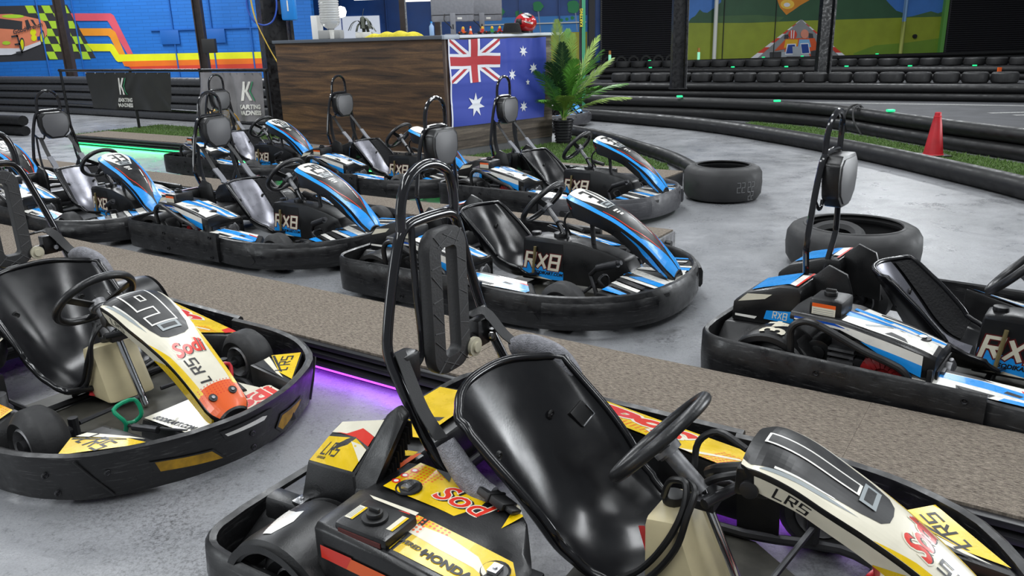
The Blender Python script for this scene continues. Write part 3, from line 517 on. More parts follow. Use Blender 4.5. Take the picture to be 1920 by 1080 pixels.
t2 = big_tyre('slick_tyre', 'wide worn slick tyre lying on the floor behind kart 34', (2.2, 5.0, 0), .41, .265, .30)
tag(obj('inner_tyre', lambda: tyre_g(.2, .15, .11), RUBG, loc=(2.10, 5.03, .07), rot=(R(14), R(-12), 0)), 'smaller kart tyre dropped inside the slick tyre behind kart 34', 'tyre')
# green grass patches (blades are one mass each)
GB = mat('artificial_grass', '#5d7d38', .8, var=.35, vscale=40); GBASE = mat('grass_backing', '#4a5f30', .95, var=.4, vscale=30)
def inside(p, poly):
    c = False
    for i in range(len(poly)):
        a, b = poly[i-1], poly[i]
        if (a[1] > p[1]) != (b[1] > p[1]) and p[0] < (b[0]-a[0])*(p[1]-a[1])/(b[1]-a[1])+a[0]: c = not c
    return c
def grass(poly, n, h=.03, wb=.006):
    g = G(); g.add([(a, b, .012) for a, b in poly], [tuple(range(len(poly)))], 1); xs = [p[0] for p in poly]; ys = [p[1] for p in poly]; k = 0
    while k < n:
        p = (rnd.uniform(min(xs), max(xs)), rnd.uniform(min(ys), max(ys)))
        if not inside(p, poly): continue
        a = rnd.uniform(0, 6.28); dx, dy = wb*math.cos(a), wb*math.sin(a); hh = h*rnd.uniform(.5, 1.2); l = .02
        g.add([(p[0]-dx, p[1]-dy, .01), (p[0]+dx, p[1]+dy, .01), (p[0]+rnd.uniform(-l, l), p[1]+rnd.uniform(-l, l), .01+hh)], [(0, 1, 2)]); k += 1
    o = obj('grass', g, [GB, GBASE], flat=True); o['kind'] = 'stuff'; return o
grass([(3.3, 12.6), (4.0, 11.2), (4.2, 9.3), (4.45, 8), (4.62, 6.8), (4.6, 5), (5.75, 5), (5.72, 7), (5.5, 8.6), (5.2, 9.7), (4.9, 11.2), (4.65, 12.3), (4.0, 13.3)], 26000)
grass([tuple(sn(-6.2, 7.56)[:2]), tuple(sn(-3.1, 7.56)[:2]), (1.82, 9.2), (1.53, 10.4), (1.2, 11.6), (.85, 12.35), (.70, 11.5), (-.62, 10.25)], 16000)
grass([tuple(sn(-14.5, 7.55)[:2]), tuple(sn(-10.2, 7.55)[:2]), tuple(sn(-10.3, 9.0)[:2]), tuple(sn(-14.5, 9.4)[:2])], 12000)
tag(obj('tie_strap', G().tube([(4.86, 11.62, .02), (4.80, 11.58, .2), (4.88, 11.60, .37), (5.02, 11.66, .39), (5.14, 11.7, .3)], .016, 8, 4).tube([(4.92, 11.25, .02), (4.86, 11.40, .2), (4.90, 11.52, .36), (5.02, 11.60, .395)], .014, 8, 4), BELT), 'black tie strap looped over the curved double pipe left of the cone', 'strap')
tag(obj('warning_tag', G().box((12.72, 21.36, .02), (12.82, 21.40, .33)), ORG, bev=.004), 'small orange tag on the far barrier below the right shutter', 'tag')
# little marker lights on the barrier pipes
LG = mat('marker_light', (.02, .75, .25), .3, emit=1.1)
for p, lab in zip(((3.03, 13.42+.95, .36), (4.26, 12.9, .36), (5.13, 10.9, .36), (6.86, 25.05, .36), (8.21, 24.26, .36), (9.63, 23.42, .36), (11.03, 22.6, .36), (12.36, 21.82, .36), (4.6, 26.38, .36), (5.2, 30, .45), (9.3, 30, .45), (10.7, 30, .45), (13.4, 30, .45)), ('on the curved double pipe right of the pale edged column', 'on the curved double pipe behind the standing loop', 'on the curved double pipe left of the cone', 'on the middle barrier, leftmost of five right of the column', 'on the middle barrier under the painted karts', 'on the middle barrier right of the slim column', 'on the middle barrier under the blue downpipe', 'on the middle barrier under the right shutter', 'on the middle barrier left of the pale edged column', 'on the wall barrier under the left shutter', 'on the wall barrier left of the painted road', 'on the wall barrier at the painted road', 'on the wall barrier right of the painted road')):
    tag(obj('marker_light', G().box((-.05, -.03, 0), (.05, .03, .03)), LG, key='ml', bev=.008, loc=p), 'tiny green marker light '+lab, 'light', 'green marker lights on the barriers')
for x, lab in ((3.75, 'small green and orange track lamp at the left shutter foot'), (6.95, 'small green and orange track lamp beside the white downpipe')):
    t = thing('track_lamp', lab, 'lamp', (x, 29.95 if x > 5 else 29.9, .45)); obj('lamp_body', G().cyl((0, 0, 0), .05, .26, 'z', 10), mat('pale_green_lamp', (.35, .9, .6), .4, emit=.5), t); obj('lamp_head', G().cyl((0, 0, .26), .045, .14, 'z', 10), mat('amber_head', '#c58a4a', .4), t)
# traffic cone
CONE = mat('red_cone_plastic', '#c2232d', .45, var=.25, vscale=8)
t = thing('traffic_cone', 'red traffic cone standing on the grass strip by the pipes', 'cone', (4.90, 9.25, .012))
obj('cone_body', G().lathe([(.115, .02), (.105, .03), (.055, .36), (.04, .44), (.042, .45), (.036, .455), (.034, .49), (.028, .495), (.022, .49)], n=24), CONE, t); obj('cone_base', G().box((-.15, -.15, 0), (.15, .15, .02)), BLK, t, bev=.006)
# railing with banners
RAIL = thing('railing', 'black tube railing with two banners in front of the pipes', 'railing', (-6.87, 15.26, 0), ANG)
obj('top_rail', G().tube([(-2.45, 0, 1.06), (3.75, 0, 1.06)], .025, 8, 1), PL, RAIL); obj('mid_rail', G().tube([(-2.4, 0, .42), (3.7, 0, .34)], .018, 8, 1), PL, RAIL)
for x in (-2.4, 0, 2.05, 3.7): obj('post', G().cyl((x, 0, 0), .026, 1.06, 'z', 8), PL, RAIL)
for x in (-2.4, 2.05): obj('post_cap', G().cyl((x, 0, 1.04), .035, .05, 'z', 8), DARKM, RAIL)
VIN = mat('dark_banner_vinyl', (.028, .028, .025), .38, var=.2, vscale=4); VING = mat('grey_banner_vinyl', (.26, .25, .26), .3, var=.35, vscale=3)
def banner(label, s0, s1, z0, z1, m, seed, txt_s):
    t = thing('banner', label, 'banner', RAIL.location, ANG); rr = random.Random(seed); W = s1-s0
    fold = [(rr.uniform(0, 1), rr.uniform(-.9, .9), rr.uniform(.04, .12), rr.uniform(.02, .05)) for _ in range(7)]
    def S(a, b):       # a along, b up (metres)
        u, v = (a-s0)/W, (b-z0)/(z1-z0); y = -.035-.012*math.sin(u*9)
        for f, sl, wd, am in fold: y -= am*(2.2 if m is VING else 1)*math.exp(-((u-f-sl*(1-v)*.4)/wd)**2)*(1-v*.75)
        return (s0+(a-s0)*(1-.05*(1-v))+.03*(1-v)*W*.6, y, b)
    n = 46; obj('vinyl_sheet', G().surf(S, [s0+W*i/n for i in range(n+1)], [z0+(z1-z0)*j/14 for j in range(15)]), m, t, flat=False, ang=180)
    k, h = txt_s, z1-z0; off = (0, -.004, 0); zc = z0+h*.58
    white = place([[(0, 0), (.045, 0), (.045, .3), (0, .3)]], k-.06, zc-.12) + [[(k-.02, zc+.03), (k+.06, zc+.18), (k+.115, zc+.18), (k+.03, zc+.03), (k+.125, zc-.12), (k+.07, zc-.12)]]
    grn = [[(k+.07, zc+.03), (k+.15, zc+.18), (k+.175, zc+.18), (k+.095, zc+.03), (k+.19, zc-.12), (k+.165, zc-.12)]]
    letters = place(text('KARTING', .095, 0, .004), k+.1, zc-.22) + place(text('MADNESS', .095, 0, .004), k+.1, zc-.315)
    decal('banner_logo', [(WHITE, white), (mat('banner_green', '#2f8f5f', .4), grn)], S, t, .04, .04, (0, -.012, 0)); decal('banner_lettering', [(WHITE, letters)], S, t, .04, .04, (0, -.012, 0))
    for i in range(9): obj('eyelet', lambda: G().cyl((0, -.006, 0), .012, .006, 'y', 8), STEEL, t, key='eyelet', loc=(s0+.03+(W-.06)*i/8, -.055, z1-.02))
    return t
banner('dark banner with white and green K logo on the railing', -1.42, 1.28, .36, 1.03, VIN, 5, -.28)
banner('grey sheen banner on the railing half hidden by the steel column', 2.12, 3.66, .26, 1.03, VING, 9, 3.28)
# ------------------------------------------------------------------ wooden counter with flag, plant and the things on it
def wood_mat(name, dark, mid, light, sc_=1.0):
    m = mat(name, mid, .55); nt = m.node_tree; N = nt.nodes; L = nt.links; b = N['Principled BSDF']
    tc = N.new('ShaderNodeTexCoord'); mp = N.new('ShaderNodeMapping'); mp.inputs['Scale'].default_value = (.32*sc_, .32*sc_, 5.4*sc_); L.new(tc.outputs['Object'], mp.inputs[0])
    n = N.new('ShaderNodeTexNoise'); n.inputs['Scale'].default_value = 2.2; n.inputs['Detail'].default_value = 7; n.inputs['Roughness'].default_value = .62; n.inputs['Distortion'].default_value = .9; L.new(mp.outputs[0], n.inputs['Vector'])
    r = N.new('ShaderNodeValToRGB'); e = r.color_ramp.elements; e[0].position = .33; e[0].color = lin(dark); e[1].position = .72; e[1].color = lin(light); q = e.new(.5); q.color = lin(mid); L.new(n.outputs[0], r.inputs[0])
    n2 = N.new('ShaderNodeTexNoise'); n2.inputs['Scale'].default_value = 26; n2.inputs['Detail'].default_value = 4; mp2 = N.new('ShaderNodeMapping'); mp2.inputs['Scale'].default_value = (1, 1, 6); L.new(tc.outputs['Object'], mp2.inputs[0]); L.new(mp2.outputs[0], n2.inputs['Vector'])
    mx = N.new('ShaderNodeMix'); mx.data_type = 'RGBA'; mx.blend_type = 'OVERLAY'; mx.inputs[0].default_value = .45; L.new(r.outputs[0], mx.inputs[6]); L.new(n2.outputs[0], mx.inputs[7]); L.new(mx.outputs[2], b.inputs['Base Color'])
    bp = N.new('ShaderNodeBump'); bp.inputs['Strength'].default_value = .25; bp.inputs['Distance'].default_value = .006; L.new(n.outputs[0], bp.inputs['Height']); L.new(bp.outputs[0], b.inputs['Normal']); return m
WOOD = wood_mat('dark_stained_plywood', '#231a14', '#4f3a27', '#7a5b3a'); WOODR = wood_mat('greyed_stained_plywood', '#2c2724', '#544a43', '#83776b')
FL = Vector((-.742, .670, 0)).normalized(); FR = Vector((.739, .673, 0)).normalized(); C0 = Vector((-.74, 10.23, 0))
CT = thing('reception_counter', 'tall dark plywood counter with a flag hung on its right face', 'counter', C0)
INL, INR = Vector((.670, .742, 0)).normalized(), Vector((-.673, .739, 0)).normalized()
def slab(o, ux, uy, a0, a1, b0, b1, z0, z1):
    P = [o+ux*a0+uy*b0, o+ux*a1+uy*b0, o+ux*a1+uy*b1, o+ux*a0+uy*b1]
    return [p+Vector((0, 0, z0)) for p in P], [p+Vector((0, 0, z1)) for p in P]
Z0 = Vector((0, 0, 0)); LL, LR, HC = 3.68, 1.86, 1.50
def hul(*a): lo, hi = slab(*a); return G().hull8(lo, hi)
obj('left_panel', hul(Z0, FL, INL, .0, LL, 0, .03, .0, HC-.045), WOOD, CT, bev=.002)
obj('left_side_panel', hul(Z0, FL, INL, LL-.03, LL, .03, .7, .0, HC-.045), WOOD, CT)
obj('right_panel', hul(Z0, FR, INR, .045, LR, 0, .03, .1, HC-.045), WOODR, CT, bev=.002)
obj('plinth', hul(Z0, FR, INR, .045, LR, .01, .03, .0, .1), mat('grey_plinth', (.12, .12, .125), .6, var=.3), CT)
obj('right_side_panel', hul(Z0, FR, INR, LR-.03, LR, .03, .8, .0, HC-.045), WOODR, CT)
obj('corner_post', hul(Z0, FR, INR, -.005, .045, -.012, .035, .0, HC-.045), mat('corner_trim_wood', '#5b4a40', .5, var=.5, vscale=4), CT, bev=.003)
TOPM = mat('grey_blue_laminate', '#5a6068', .45, rvar=.1); EDG = mat('white_edge_strip', '#c9ced6', .35)
obj('worktop', hul(Z0, FL, INL, -.02, LL+.03, -.03, .75, HC-.045, HC), TOPM, CT, bev=.006)
obj('worktop', hul(Z0, FR, INR, -.0, LR+.02, .02, .85, HC-.045, HC+.001), TOPM, CT, bev=.006)
obj('edge_strip', hul(Z0, FR, INR, .22, LR+.22, -.035, .02, HC-.04, HC-.004), EDG, CT, bev=.008)
obj('corner_cap', hul(Z0, FR, INR, -.03, .22, -.04, .03, HC-.05, HC+.004), mat('pale_corner_cap', '#9aa3b0', .4), CT, bev=.012)
FLB = mat('flag_blue_cloth', '#2f43a6', .6); FLW = mat('flag_white_cloth', '#e4e6ee', .6); FLR = mat('flag_red_cloth', '#b3242f', .6)
fg = thing('flag', 'blue national flag with union cross and white stars hung on the counter', 'flag', C0)
FW, FH = 1.70, 1.06
def FS_(a, b):     # a right, b up
    u, v = a/FW, b/FH; d = .022+.010*math.sin(u*11+v*3)+.006*math.sin(v*14+u*4)+.012*math.exp(-((u-.55-(1-v)*.05)/.03)**2)+.014*math.exp(-((u-.83+(1-v)*.10)/.035)**2)*v+.012*math.exp(-((u-.83-(1-v)*.12)/.03)**2)*v
    for c in (.25, .5, .75): d += .004*math.exp(-((v-c)/.012)**2)
    for c in (.33, .66): d += .004*math.exp(-((u-c)/.008)**2)
    sag = -.012*math.sin(u*math.pi*3)**2*v
    return FR*(.035+a*(1-.025*(1-v)))-INR*d+Vector((0, 0, .395+b+sag-.012*u))
obj('flag_cloth', lambda: G().surf(FS_, [FW*i/60 for i in range(61)], [FH*j/36 for j in range(37)]), FLB, fg, ang=180)
W2, H2 = FW/2, FH/2; cw, ch_ = W2, H2
def bar(p, q, wd):
    p, q = Vector(p), Vector(q); d = (q-p).normalized(); n = Vector((-d.y, d.x))*wd/2; return [(x.x, x.y) for x in (p-n, q-n, q+n, p+n)]
def cant(poly):
    for ax, val, k in ((0, 0, 1), (0, cw, -1), (1, H2, 1), (1, FH, -1)): poly = _half(poly, ax, val, k) if poly else poly
    return poly
def star(cx, cy, r, n=7, k=.44): return [(cx+(r if i % 2 == 0 else r*k)*math.sin(math.pi*i/n), cy+(r if i % 2 == 0 else r*k)*math.cos(math.pi*i/n)) for i in range(2*n)]
dg_ = [bar((0, H2), (cw, FH), .105), bar((0, FH), (cw, H2), .105)]
dr_ = [bar((0, H2-.0), (cw/2, H2*1.5), .034), bar((cw/2, H2*1.5), (cw, FH), .034), bar((0, FH), (cw/2, H2*1.5), .034), bar((cw/2, H2*1.5), (cw, H2), .034)]
sh = (-.018, .018, .018, -.018); 
decal('flag_pattern', [(FLW, [cant(q) for q in dg_]), (FLR, [cant(q) for q in dr_]), (FLW, [bar((0, H2*1.5), (cw, H2*1.5), .18), bar((cw/2, H2), (cw/2, FH), .18)]), (FLR, [bar((0, H2*1.5), (cw, H2*1.5), .108), bar((cw/2, H2), (cw/2, FH), .108)]),
    (FLW, [star(cw/2, FH*.235, .155), star(FW*.75, FH*.16, .075), star(FW*.625, FH*.56, .075), star(FW*.75, FH*.84, .075), star(FW*.861, FH*.63, .075), star(FW*.80, FH*.46, .045, 5), [(0, 0), (.022, 0), (.022, FH), (0, FH)]])], FS_, fg, .03, .03, tuple(-INR*.003), step=.0012)
def on_top(name, label, cat, x, y, **k): return thing(name, label, cat, (x, y, HC+.003), **k)
MON = mat('monitor_grey_plastic', '#85868c', .5, var=.15, vscale=30)
def monitor(x, y, lab):
    t = on_top('monitor', lab, 'monitor', x, y, rz=.06)
    sh_ = obj('back_shell', lambda: G().hull8([(-.275, -.0, .18), (.275, -.0, .18), (.275, .025, .18), (-.275, .025, .18)], [(-.275, -.0, .53), (.275, -.0, .53), (.275, .025, .53), (-.275, .025, .53)]).hull8([(-.27, -.035, .25), (.27, -.035, .25), (.275, 0, .25), (-.275, 0, .25)], [(-.27, -.025, .53), (.27, -.025, .53), (.275, 0, .53), (-.275, 0, .53)]), MON, t, bev=.006, key='mons')
    obj('lower_panel', lambda: G().box((-.265, -.022, .165), (.265, 0, .243)), MON, t, bev=.006, key='monl')
    obj('stand_column', lambda: G().box((-.035, -.05, .012), (.035, -.02, .27)), MON, t, bev=.006, key='monc'); obj('stand_base', lambda: G().box((-.11, -.1, 0), (.11, .06, .012)), MON, t, bev=.004, key='monb')
    obj('cable', lambda: G().tube([(-.1, -.03, .26), (-.11, -.05, .18), (-.03, -.06, .1), (-.02, .02, .01)], .006, 6, 4), BLK, t, key='monk')
    lb = obj('sticker', lambda: G().box((.06, -.024, .19), (.12, -.022, .215)), WHITE, t, key='monst'); obj('sticker', lambda: G().box((-.03, -.037, .455), (.03, -.034, .47)), WHITE, t, key='monst2')
    obj('vent_hole', lambda: G().box((-.007, -.0515, .07), (.007, -.05, .13)), BLK, t, key='monv'); return t
monitor(-.665, 10.98, 'grey monitor seen from behind, left of the pair on the counter'); monitor(-.30, 11.36, 'grey monitor seen from behind, right of the pair and partly covered')
hm = on_top('helmet', 'red and black full face helmet resting on the counter edge', 'helmet', .285, 11.33, rz=.35)
HS = lambda a, b: Vector((.148*math.cos(a)*math.sin(b), .165*math.sin(a)*math.sin(b), .125+.128*math.cos(b)))
obj('shell', lambda: G().surf(HS, [2*math.pi*i/28 for i in range(29)], [.02+2.5*j/16 for j in range(17)]), mat('red_helmet_paint', '#b51d22', .22, coat=.5), hm)
obj('base_ring', lambda: G().cyl((0, 0, 0), .098, .03, 'z', 24), BLK, hm)
decal('helmet_graphics', [(BLK, [[(4.0, .2), (5.3, .15), (5.4, .75), (4.9, 1.05), (4.2, .9), (3.7, .7)]]), (WHITE, [[(3.9, .75), (4.6, .95), (4.7, 1.1), (4.1, 1.0)], [(4.1, 1.35), (4.9, 1.55), (5.0, 1.75), (4.3, 1.55)], [(3.6, .6), (4.0, .55), (4.2, .7), (3.8, .75)], [(4.5, .55), (5.1, .7), (5.2, .82), (4.6, .7)]]), (BLK, [[(4.3, 1.42), (4.8, 1.58), (4.8, 1.65), (4.4, 1.52)]])], HS, hm, .12, .12, (0, -.003, .001))
obj('visor', lambda: G().surf(lambda a, b: HS(a, b)*1.015, [3.25+.7*i/10 for i in range(11)], [1.15+.6*j/6 for j in range(7)]), BLK, hm)
hat = on_top('bucket_hat', 'black flat topped hat in front of the red helmet', 'hat', .10, 11.10)
obj('crown', lambda: G().lathe([(.001, .13), (.085, .128), (.10, .12), (.125, .02), (.125, .0)], n=24), FOAM, hat); obj('brim', lambda: G().lathe([(.12, .012), (.155, .002), (.155, .0), (.12, .004)], n=24), FOAM, hat)
def toy(x, y, m, lab, rz):
    t = on_top('toy_kart', lab, 'toy', x, y, rz=rz); obj('body', G().box((-.05, -.022, .015), (.05, .022, .035)).box((-.02, -.018, .035), (.015, .018, .065)), m, t, bev=.005); obj('driver', G().lathe([(.001, .05), (.017, .06), (.02, .075), (.012, .092), (.001, .095)], (0, 0, 0), 'z', 10), mat('toy_yellow', '#d9a51f', .4), t)
    for a in (-.04, .04):
        for s in (-1, 1): obj('wheel', lambda: G().cyl((0, -.008, 0), .018, .016, 'y', 10), RUB, t, key='toyw', loc=(a, s*.032, .018))
toy(-.52, 10.62, ORG, 'little orange toy kart under the left monitor stand', .4); toy(-.28, 10.84, RED, 'little red toy kart between the two monitor stands', -.3); toy(-.16, 10.95, mat('toy_green', '#3d8f3a', .4), 'little green toy kart left of the black hat', .2); toy(-.06, 11.05, RED, 'little red toy kart touching the black hat', .9)
t = on_top('toy_cone', 'tiny orange and white toy cone beside the left monitor stand', 'toy', -.43, 10.72); obj('cone', G().lathe([(.03, .0), (.03, .008), (.022, .01), (.012, .06), (.008, .1), (.001, .1)], n=12), ORG, t); obj('band', G().lathe([(.0175, .045), (.0135, .07)], n=12), WHITE, t)
t = on_top('drink_bottle', 'pale blue bottle at the left end of the monitors', 'bottle', -.93, 10.80); obj('body', G().lathe([(.001, 0), (.03, 0), (.03, .11), (.012, .14), (.012, .15)], n=14), mat('pale_blue_bottle', '#8fb0d8', .3), t); obj('cap', G().cyl((0, 0, .15), .014, .02, 'z', 10), BLUE, t)
tw = thing('towel', 'crumpled yellow towel lying on the counter edge', 'towel', C0+FL*1.07+INL*.10+Vector((0, 0, HC+.002)))
rr_ = random.Random(3)
def TW(u, v):
    p = FL*((u-.5)*1.0)+INL*((v-.5)*.22*(1-.3*u)); h = (.075-.035*u*(1-u*.3))*math.sin(min(1, max(0, v))*math.pi)**.5*(math.sin(min(1, max(0, u))*math.pi)**.35)+.012*math.sin(u*23)*math.sin(v*math.pi)
    return p+Vector((0, 0, max(.0, h)))
obj('cloth', lambda: G().surf(TW, [i/40 for i in range(41)], [j/14 for j in range(15)]), mat('yellow_towel_cloth', '#d2c431', .95, var=.25, vscale=20, bump=.8, bscale=120), tw, ang=180)
pp = thing('potted_plant', 'small drooping dark leaved plant in a white pot on the counter', 'plant', C0+FL*1.84+INL*.25+Vector((0, 0, HC+.001)))
obj('pot', G().box((-.11, -.08, 0), (.11, .08, .075)), WHITE, pp, bev=.01); LEAF2 = mat('dark_grey_leaf', '#4d5348', .5, var=.4, vscale=12)
for i in range(11):
    a = i*.571+.2; r = rr_.uniform(.10, .19); h = rr_.uniform(.16, .29); d = Vector((math.cos(a), math.sin(a)*.6, 0))
    obj('leaf', G().ribbon([Vector((0, 0, .07)), d*r*.35+Vector((0, 0, h)), d*r*.8+Vector((0, 0, h*.9)), d*r*1.15+Vector((0, 0, h*.45))], .045, .003, 4, side=(-d.y, d.x, 0)), LEAF2, pp)
obj('shoot', G().ribbon([Vector((0, 0, .1)), Vector((-.01, 0, .25)), Vector((.02, 0, .38))], .02, .003), LEAF2, pp)
wc = thing('water_cooler', 'ribbed clear water bottle upside down on a grey cooler', 'water cooler', C0+FL*2.66+INL*.30+Vector((0, 0, HC+.001)))
obj('cooler_body', G().box((-.16, -.15, 0), (.16, .15, .12)), mat('grey_cooler_plastic', '#9c9c9a', .5), wc, bev=.015)
def wb_g():
    pr = [(.03, .10), (.04, .13), (.12, .19), (.14, .23)]
    for i in range(10): pr += [(.143, .245+i*.034), (.132, .252+i*.034), (.143, .262+i*.034)]
    return G().lathe(pr+[(.14, .60), (.11, .63), (.001, .63)], n=28)
obj('bottle', wb_g, mat('clear_ribbed_plastic', (.80, .80, .78), .22, trans=.45), wc); obj('tap', G().box((.02, -.19, .05), (.06, -.15, .10)), WHITE, wc, bev=.004); obj('bottle_neck', G().cyl((0, 0, .10), .05, .05, 'z', 16), ALU, wc)
tag(obj('paper_box', hul(C0+FL*2.97+INL*.3+Vector((0, 0, HC+.002)), FL, INL, -.06, .09, -.05, .05, 0, .33), mat('white_card', '#e9e8e4', .7), bev=.004), 'tall white card box left of the water bottle', 'box')
tag(obj('paper_cups', G().lathe([(.001, 0), (.028, 0), (.036, .12), (.034, .12), (.001, .02)], tuple(C0+FL*2.40+INL*.12+Vector((0, 0, HC+.002))), 'z', 14), WHITE), 'stack of white paper cups right of the water bottle', 'cup')
# banner strips standing behind the counter
GRB = mat('green_banner_cloth', '#3f8f6b', .6); YTX = mat('yellow_print', '#d8c93a', .6)
def feather(x, y, lab, rz, z0=0, flip=False):
    t = thing('banner_strip', lab, 'banner', (x, y, 0), rz); obj('cloth', G().surf(lambda u, v: Vector((-.05+.10*u, .006*math.sin(v*17), .1+2.7*v)), [0, .35, .7, 1], [i/24 for i in range(25)], mf=lambda u, v: 1 if ((u < .3) == flip and (u > .6) != flip) or (u >= .34 and not flip) or (u < .34 and flip) else 0), [GRB, BLK], t, ang=180)
    q = [[(-b+(-.022 if flip else .022), a+1.75) for a, b in p] for p in text('KARTING', .075, 0, .002)]; obj('print', (lambda g: [g.add([(a, -.014, b) for a, b in p], [tuple(range(len(p)))]) for p in q] and g)(G()), YTX, t, flat=True)
    obj('pole', G().cyl((.055 if not flip else -.055, .0, 0), .012, 2.85, 'z', 8), DARKM, t); obj('foot', G().cyl((0, 0, 0), .12, .03, 'z', 16), BLK, t); return t
feather(-3.88, 15.3, 'narrow green and black banner strip left of the water bottle', 0)
feather(1.45, 15.6, 'narrow black and green banner strip above the palm leaves', 0, flip=True)
# palm in a ribbed pot
LEAFA = mat('palm_leaf_green', '#5f9a3c', .42, var=.35, vscale=5); LEAFB = mat('palm_leaf_dark', '#27462a', .45, var=.3, vscale=6); LEAFC = mat('palm_leaf_light', '#9cba58', .42, var=.3, vscale=6)
pm = thing('potted_palm', 'artificial palm in a black ribbed pot at the counter end', 'palm', (.78, 11.33, 0))
def potg():
    pr = [(.001, .012), (.10, .012)]
    for i in range(8): z = .0+i*.0405; r = .098+.037*i/8; pr += [(r, z), (r+.012, z+.006), (r+.012, z+.026), (r, z+.034)]
    return G().lathe(pr+[(.152, .325), (.152, .345), (.14, .345), (.13, .31), (.001, .31)], n=30)
obj('pot', potg, mat('glossy_black_pot', (.018, .018, .02), .3, rvar=.08), pm, ang=25)
obj('stem', G().tube([(0, 0, .3), (.0, .0, .5), (-.01, 0, .72)], [.022, .018, .012], 8, 3).tube([(.03, .02, .3), (.04, .02, .55), (.05, .02, .7)], [.016, .012, .01], 8, 3), mat('palm_stem', '#8d9a58', .6), pm)
def frond(az, lean, length, droop, width, m, z0=.55, seed=0):
    q = random.Random(seed); d = Vector((math.cos(az), math.sin(az), 0)); g = G(); pts = []
    for i in range(9):
        s = i/8; pts.append(Vector((0, 0, z0-.2+.0))+d*(length*(math.sin(lean)*s+droop*.35*s*s))+Vector((0, 0, length*(math.cos(lean)*s-droop*.45*s**2.4))))
    g.tube(pts, [.009, .006, .003], 6, 2); P = smooth(pts, 8); n = len(P)
    sd = Vector((-d.y, d.x, 0))
    for i in range(int(n*.22), n-1):
        s = i/(n-1); t = (P[min(i+1, n-1)]-P[i-1]).normalized(); l = 1.12*width*(math.sin((s-.15)/.85*math.pi)**.55 if s > .16 else .2)*(1-.25*s); nn = sd.cross(t)
        for k in (-1, 1):
            e = (sd*k*(1-.38*s)+t*(.55+.6*s)+nn*q.uniform(-.25, .05)+Vector((0, 0, -.18))).normalized(); w_ = .017; m1 = P[i]+e*l*.45; tip = P[i]+e*l+Vector((0, 0, -.12*l))
            a = t*w_; g.add([P[i]-a*.3, P[i]+a*.3, m1+a*.7, m1-a*.7, tip], [(0, 1, 2, 3), (3, 2, 4)])
    return obj('frond', g, m, pm, flat=True)
for i, (az, le, ln, dr, wd, m) in enumerate(((240, 5, 1.38, .10, .24, LEAFC), (70, 9, 1.30, .16, .22, LEAFA), (20, 20, 1.30, .22, .25, LEAFC), (330, 22, 1.18, .35, .25, LEAFA), (265, 12, 1.16, .22, .24, LEAFB), (245, 20, 1.02, .4, .24, LEAFB), (228, 24, .98, .5, .22, LEAFA), (290, 16, 1.0, .35, .24, LEAFA), (0, 40, 1.0, .7, .26, LEAFA), (350, 52, .90, .7, .24, LEAFC), (310, 36, .86, .6, .24, LEAFA), (238, 40, .74, .8, .22, LEAFA), (40, 34, 1.1, .5, .22, LEAFB), (270, 32, .72, .8, .22, LEAFC), (15, 30, 1.15, .4, .24, LEAFC), (300, 8, 1.25, .2, .22, LEAFC))):
    frond(R(az), R(le), ln, dr, wd, m, seed=i)
# yellow drum fan
fn_ = thing('drum_fan', 'yellow drum fan with wire grille standing on the grass', 'fan', (-4.32, 12.36, .012), R(-62)); fn_.scale = (.85, .85, .85)
FY = mat('yellow_fan_metal', '#c9982a', .4, var=.2)
obj('drum', lambda: G().lathe([(.30, -.13), (.31, -.12), (.31, .12), (.30, .13), (.29, .12), (.29, -.12), (.30, -.13)], (0, 0, .33), 'x', 32), FY, fn_)
gr = obj('grille', lambda: (lambda g: [g.tube([(.13, r*math.cos(k*.2618), .33+r*math.sin(k*.2618)) for k in range(24)], .0035, 5, 1, closed=True) for r in (.07, .11, .15, .19, .23, .265)] and [g.tube([(.13, .05*math.cos(k*.5236), .33+.05*math.sin(k*.5236)), (.13, .29*math.cos(k*.5236), .33+.29*math.sin(k*.5236))], .004, 5, 1) for k in range(12)] and g)(G()), mat('fan_wire', '#9a8350', .4, .6), fn_); gr['kind'] = 'stuff'
obj('hub_badge', lambda: G().cyl((.125, 0, .33), .055, .02, 'x', 18), mat('blue_badge', '#2d5fc4', .4), fn_)
for k in range(4): obj('blade', lambda: G().hull8([(-.03, -.03, .05), (.0, .06, .05), (.005, .06, .05), (-.025, -.03, .05)], [(-.05, -.08, .26), (.03, .08, .26), (.035, .08, .26), (-.045, -.08, .26)]), mat('fan_blade', (.09, .09, .09), .5), fn_, key='fanb', loc=(0, 0, .33), rot=(R(90*k+20), 0, 0))
for s in (-1, 1): obj('stand', lambda: G().tube([(-.12, .33*s, .0), (.12, .33*s, .0), (.0, .33*s, .12), (.0, .32*s, .33)], .012, 8, 2), FY, fn_, key='fans%d' % s)
# hoses and reel on the steel column
tag(obj('hose_loop', G().tube([(-4.02, 13.45, 2.3), (-4.04, 13.43, 2.0), (-3.95, 13.42, 1.80), (-3.80, 13.42, 1.74), (-3.66, 13.42, 1.80), (-3.58, 13.43, 2.0), (-3.58, 13.45, 2.3)], .013, 8, 5), mat('blue_hose', '#2b4fae', .4)), 'blue air hose looped in front of the black steel column', 'hose')
YC = mat('yellow_cable_sheath', '#c7a63e', .5)
tag(obj('yellow_cable', G().tube([(-3.98, 13.40, 2.3), (-3.93, 13.39, 1.85), (-3.80, 13.38, 1.5), (-3.66, 13.36, 1.2), (-3.50, 13.2, .98), (-3.46, 13.1, .85)], .009, 6, 5).tube([(-3.98, 13.42, 2.3), (-3.92, 13.42, 1.8), (-3.76, 13.41, 1.38), (-3.60, 13.36, 1.1), (-3.48, 13.15, .9)], .008, 6, 5), YC), 'pair of yellow cables hanging down the black steel column', 'cable')
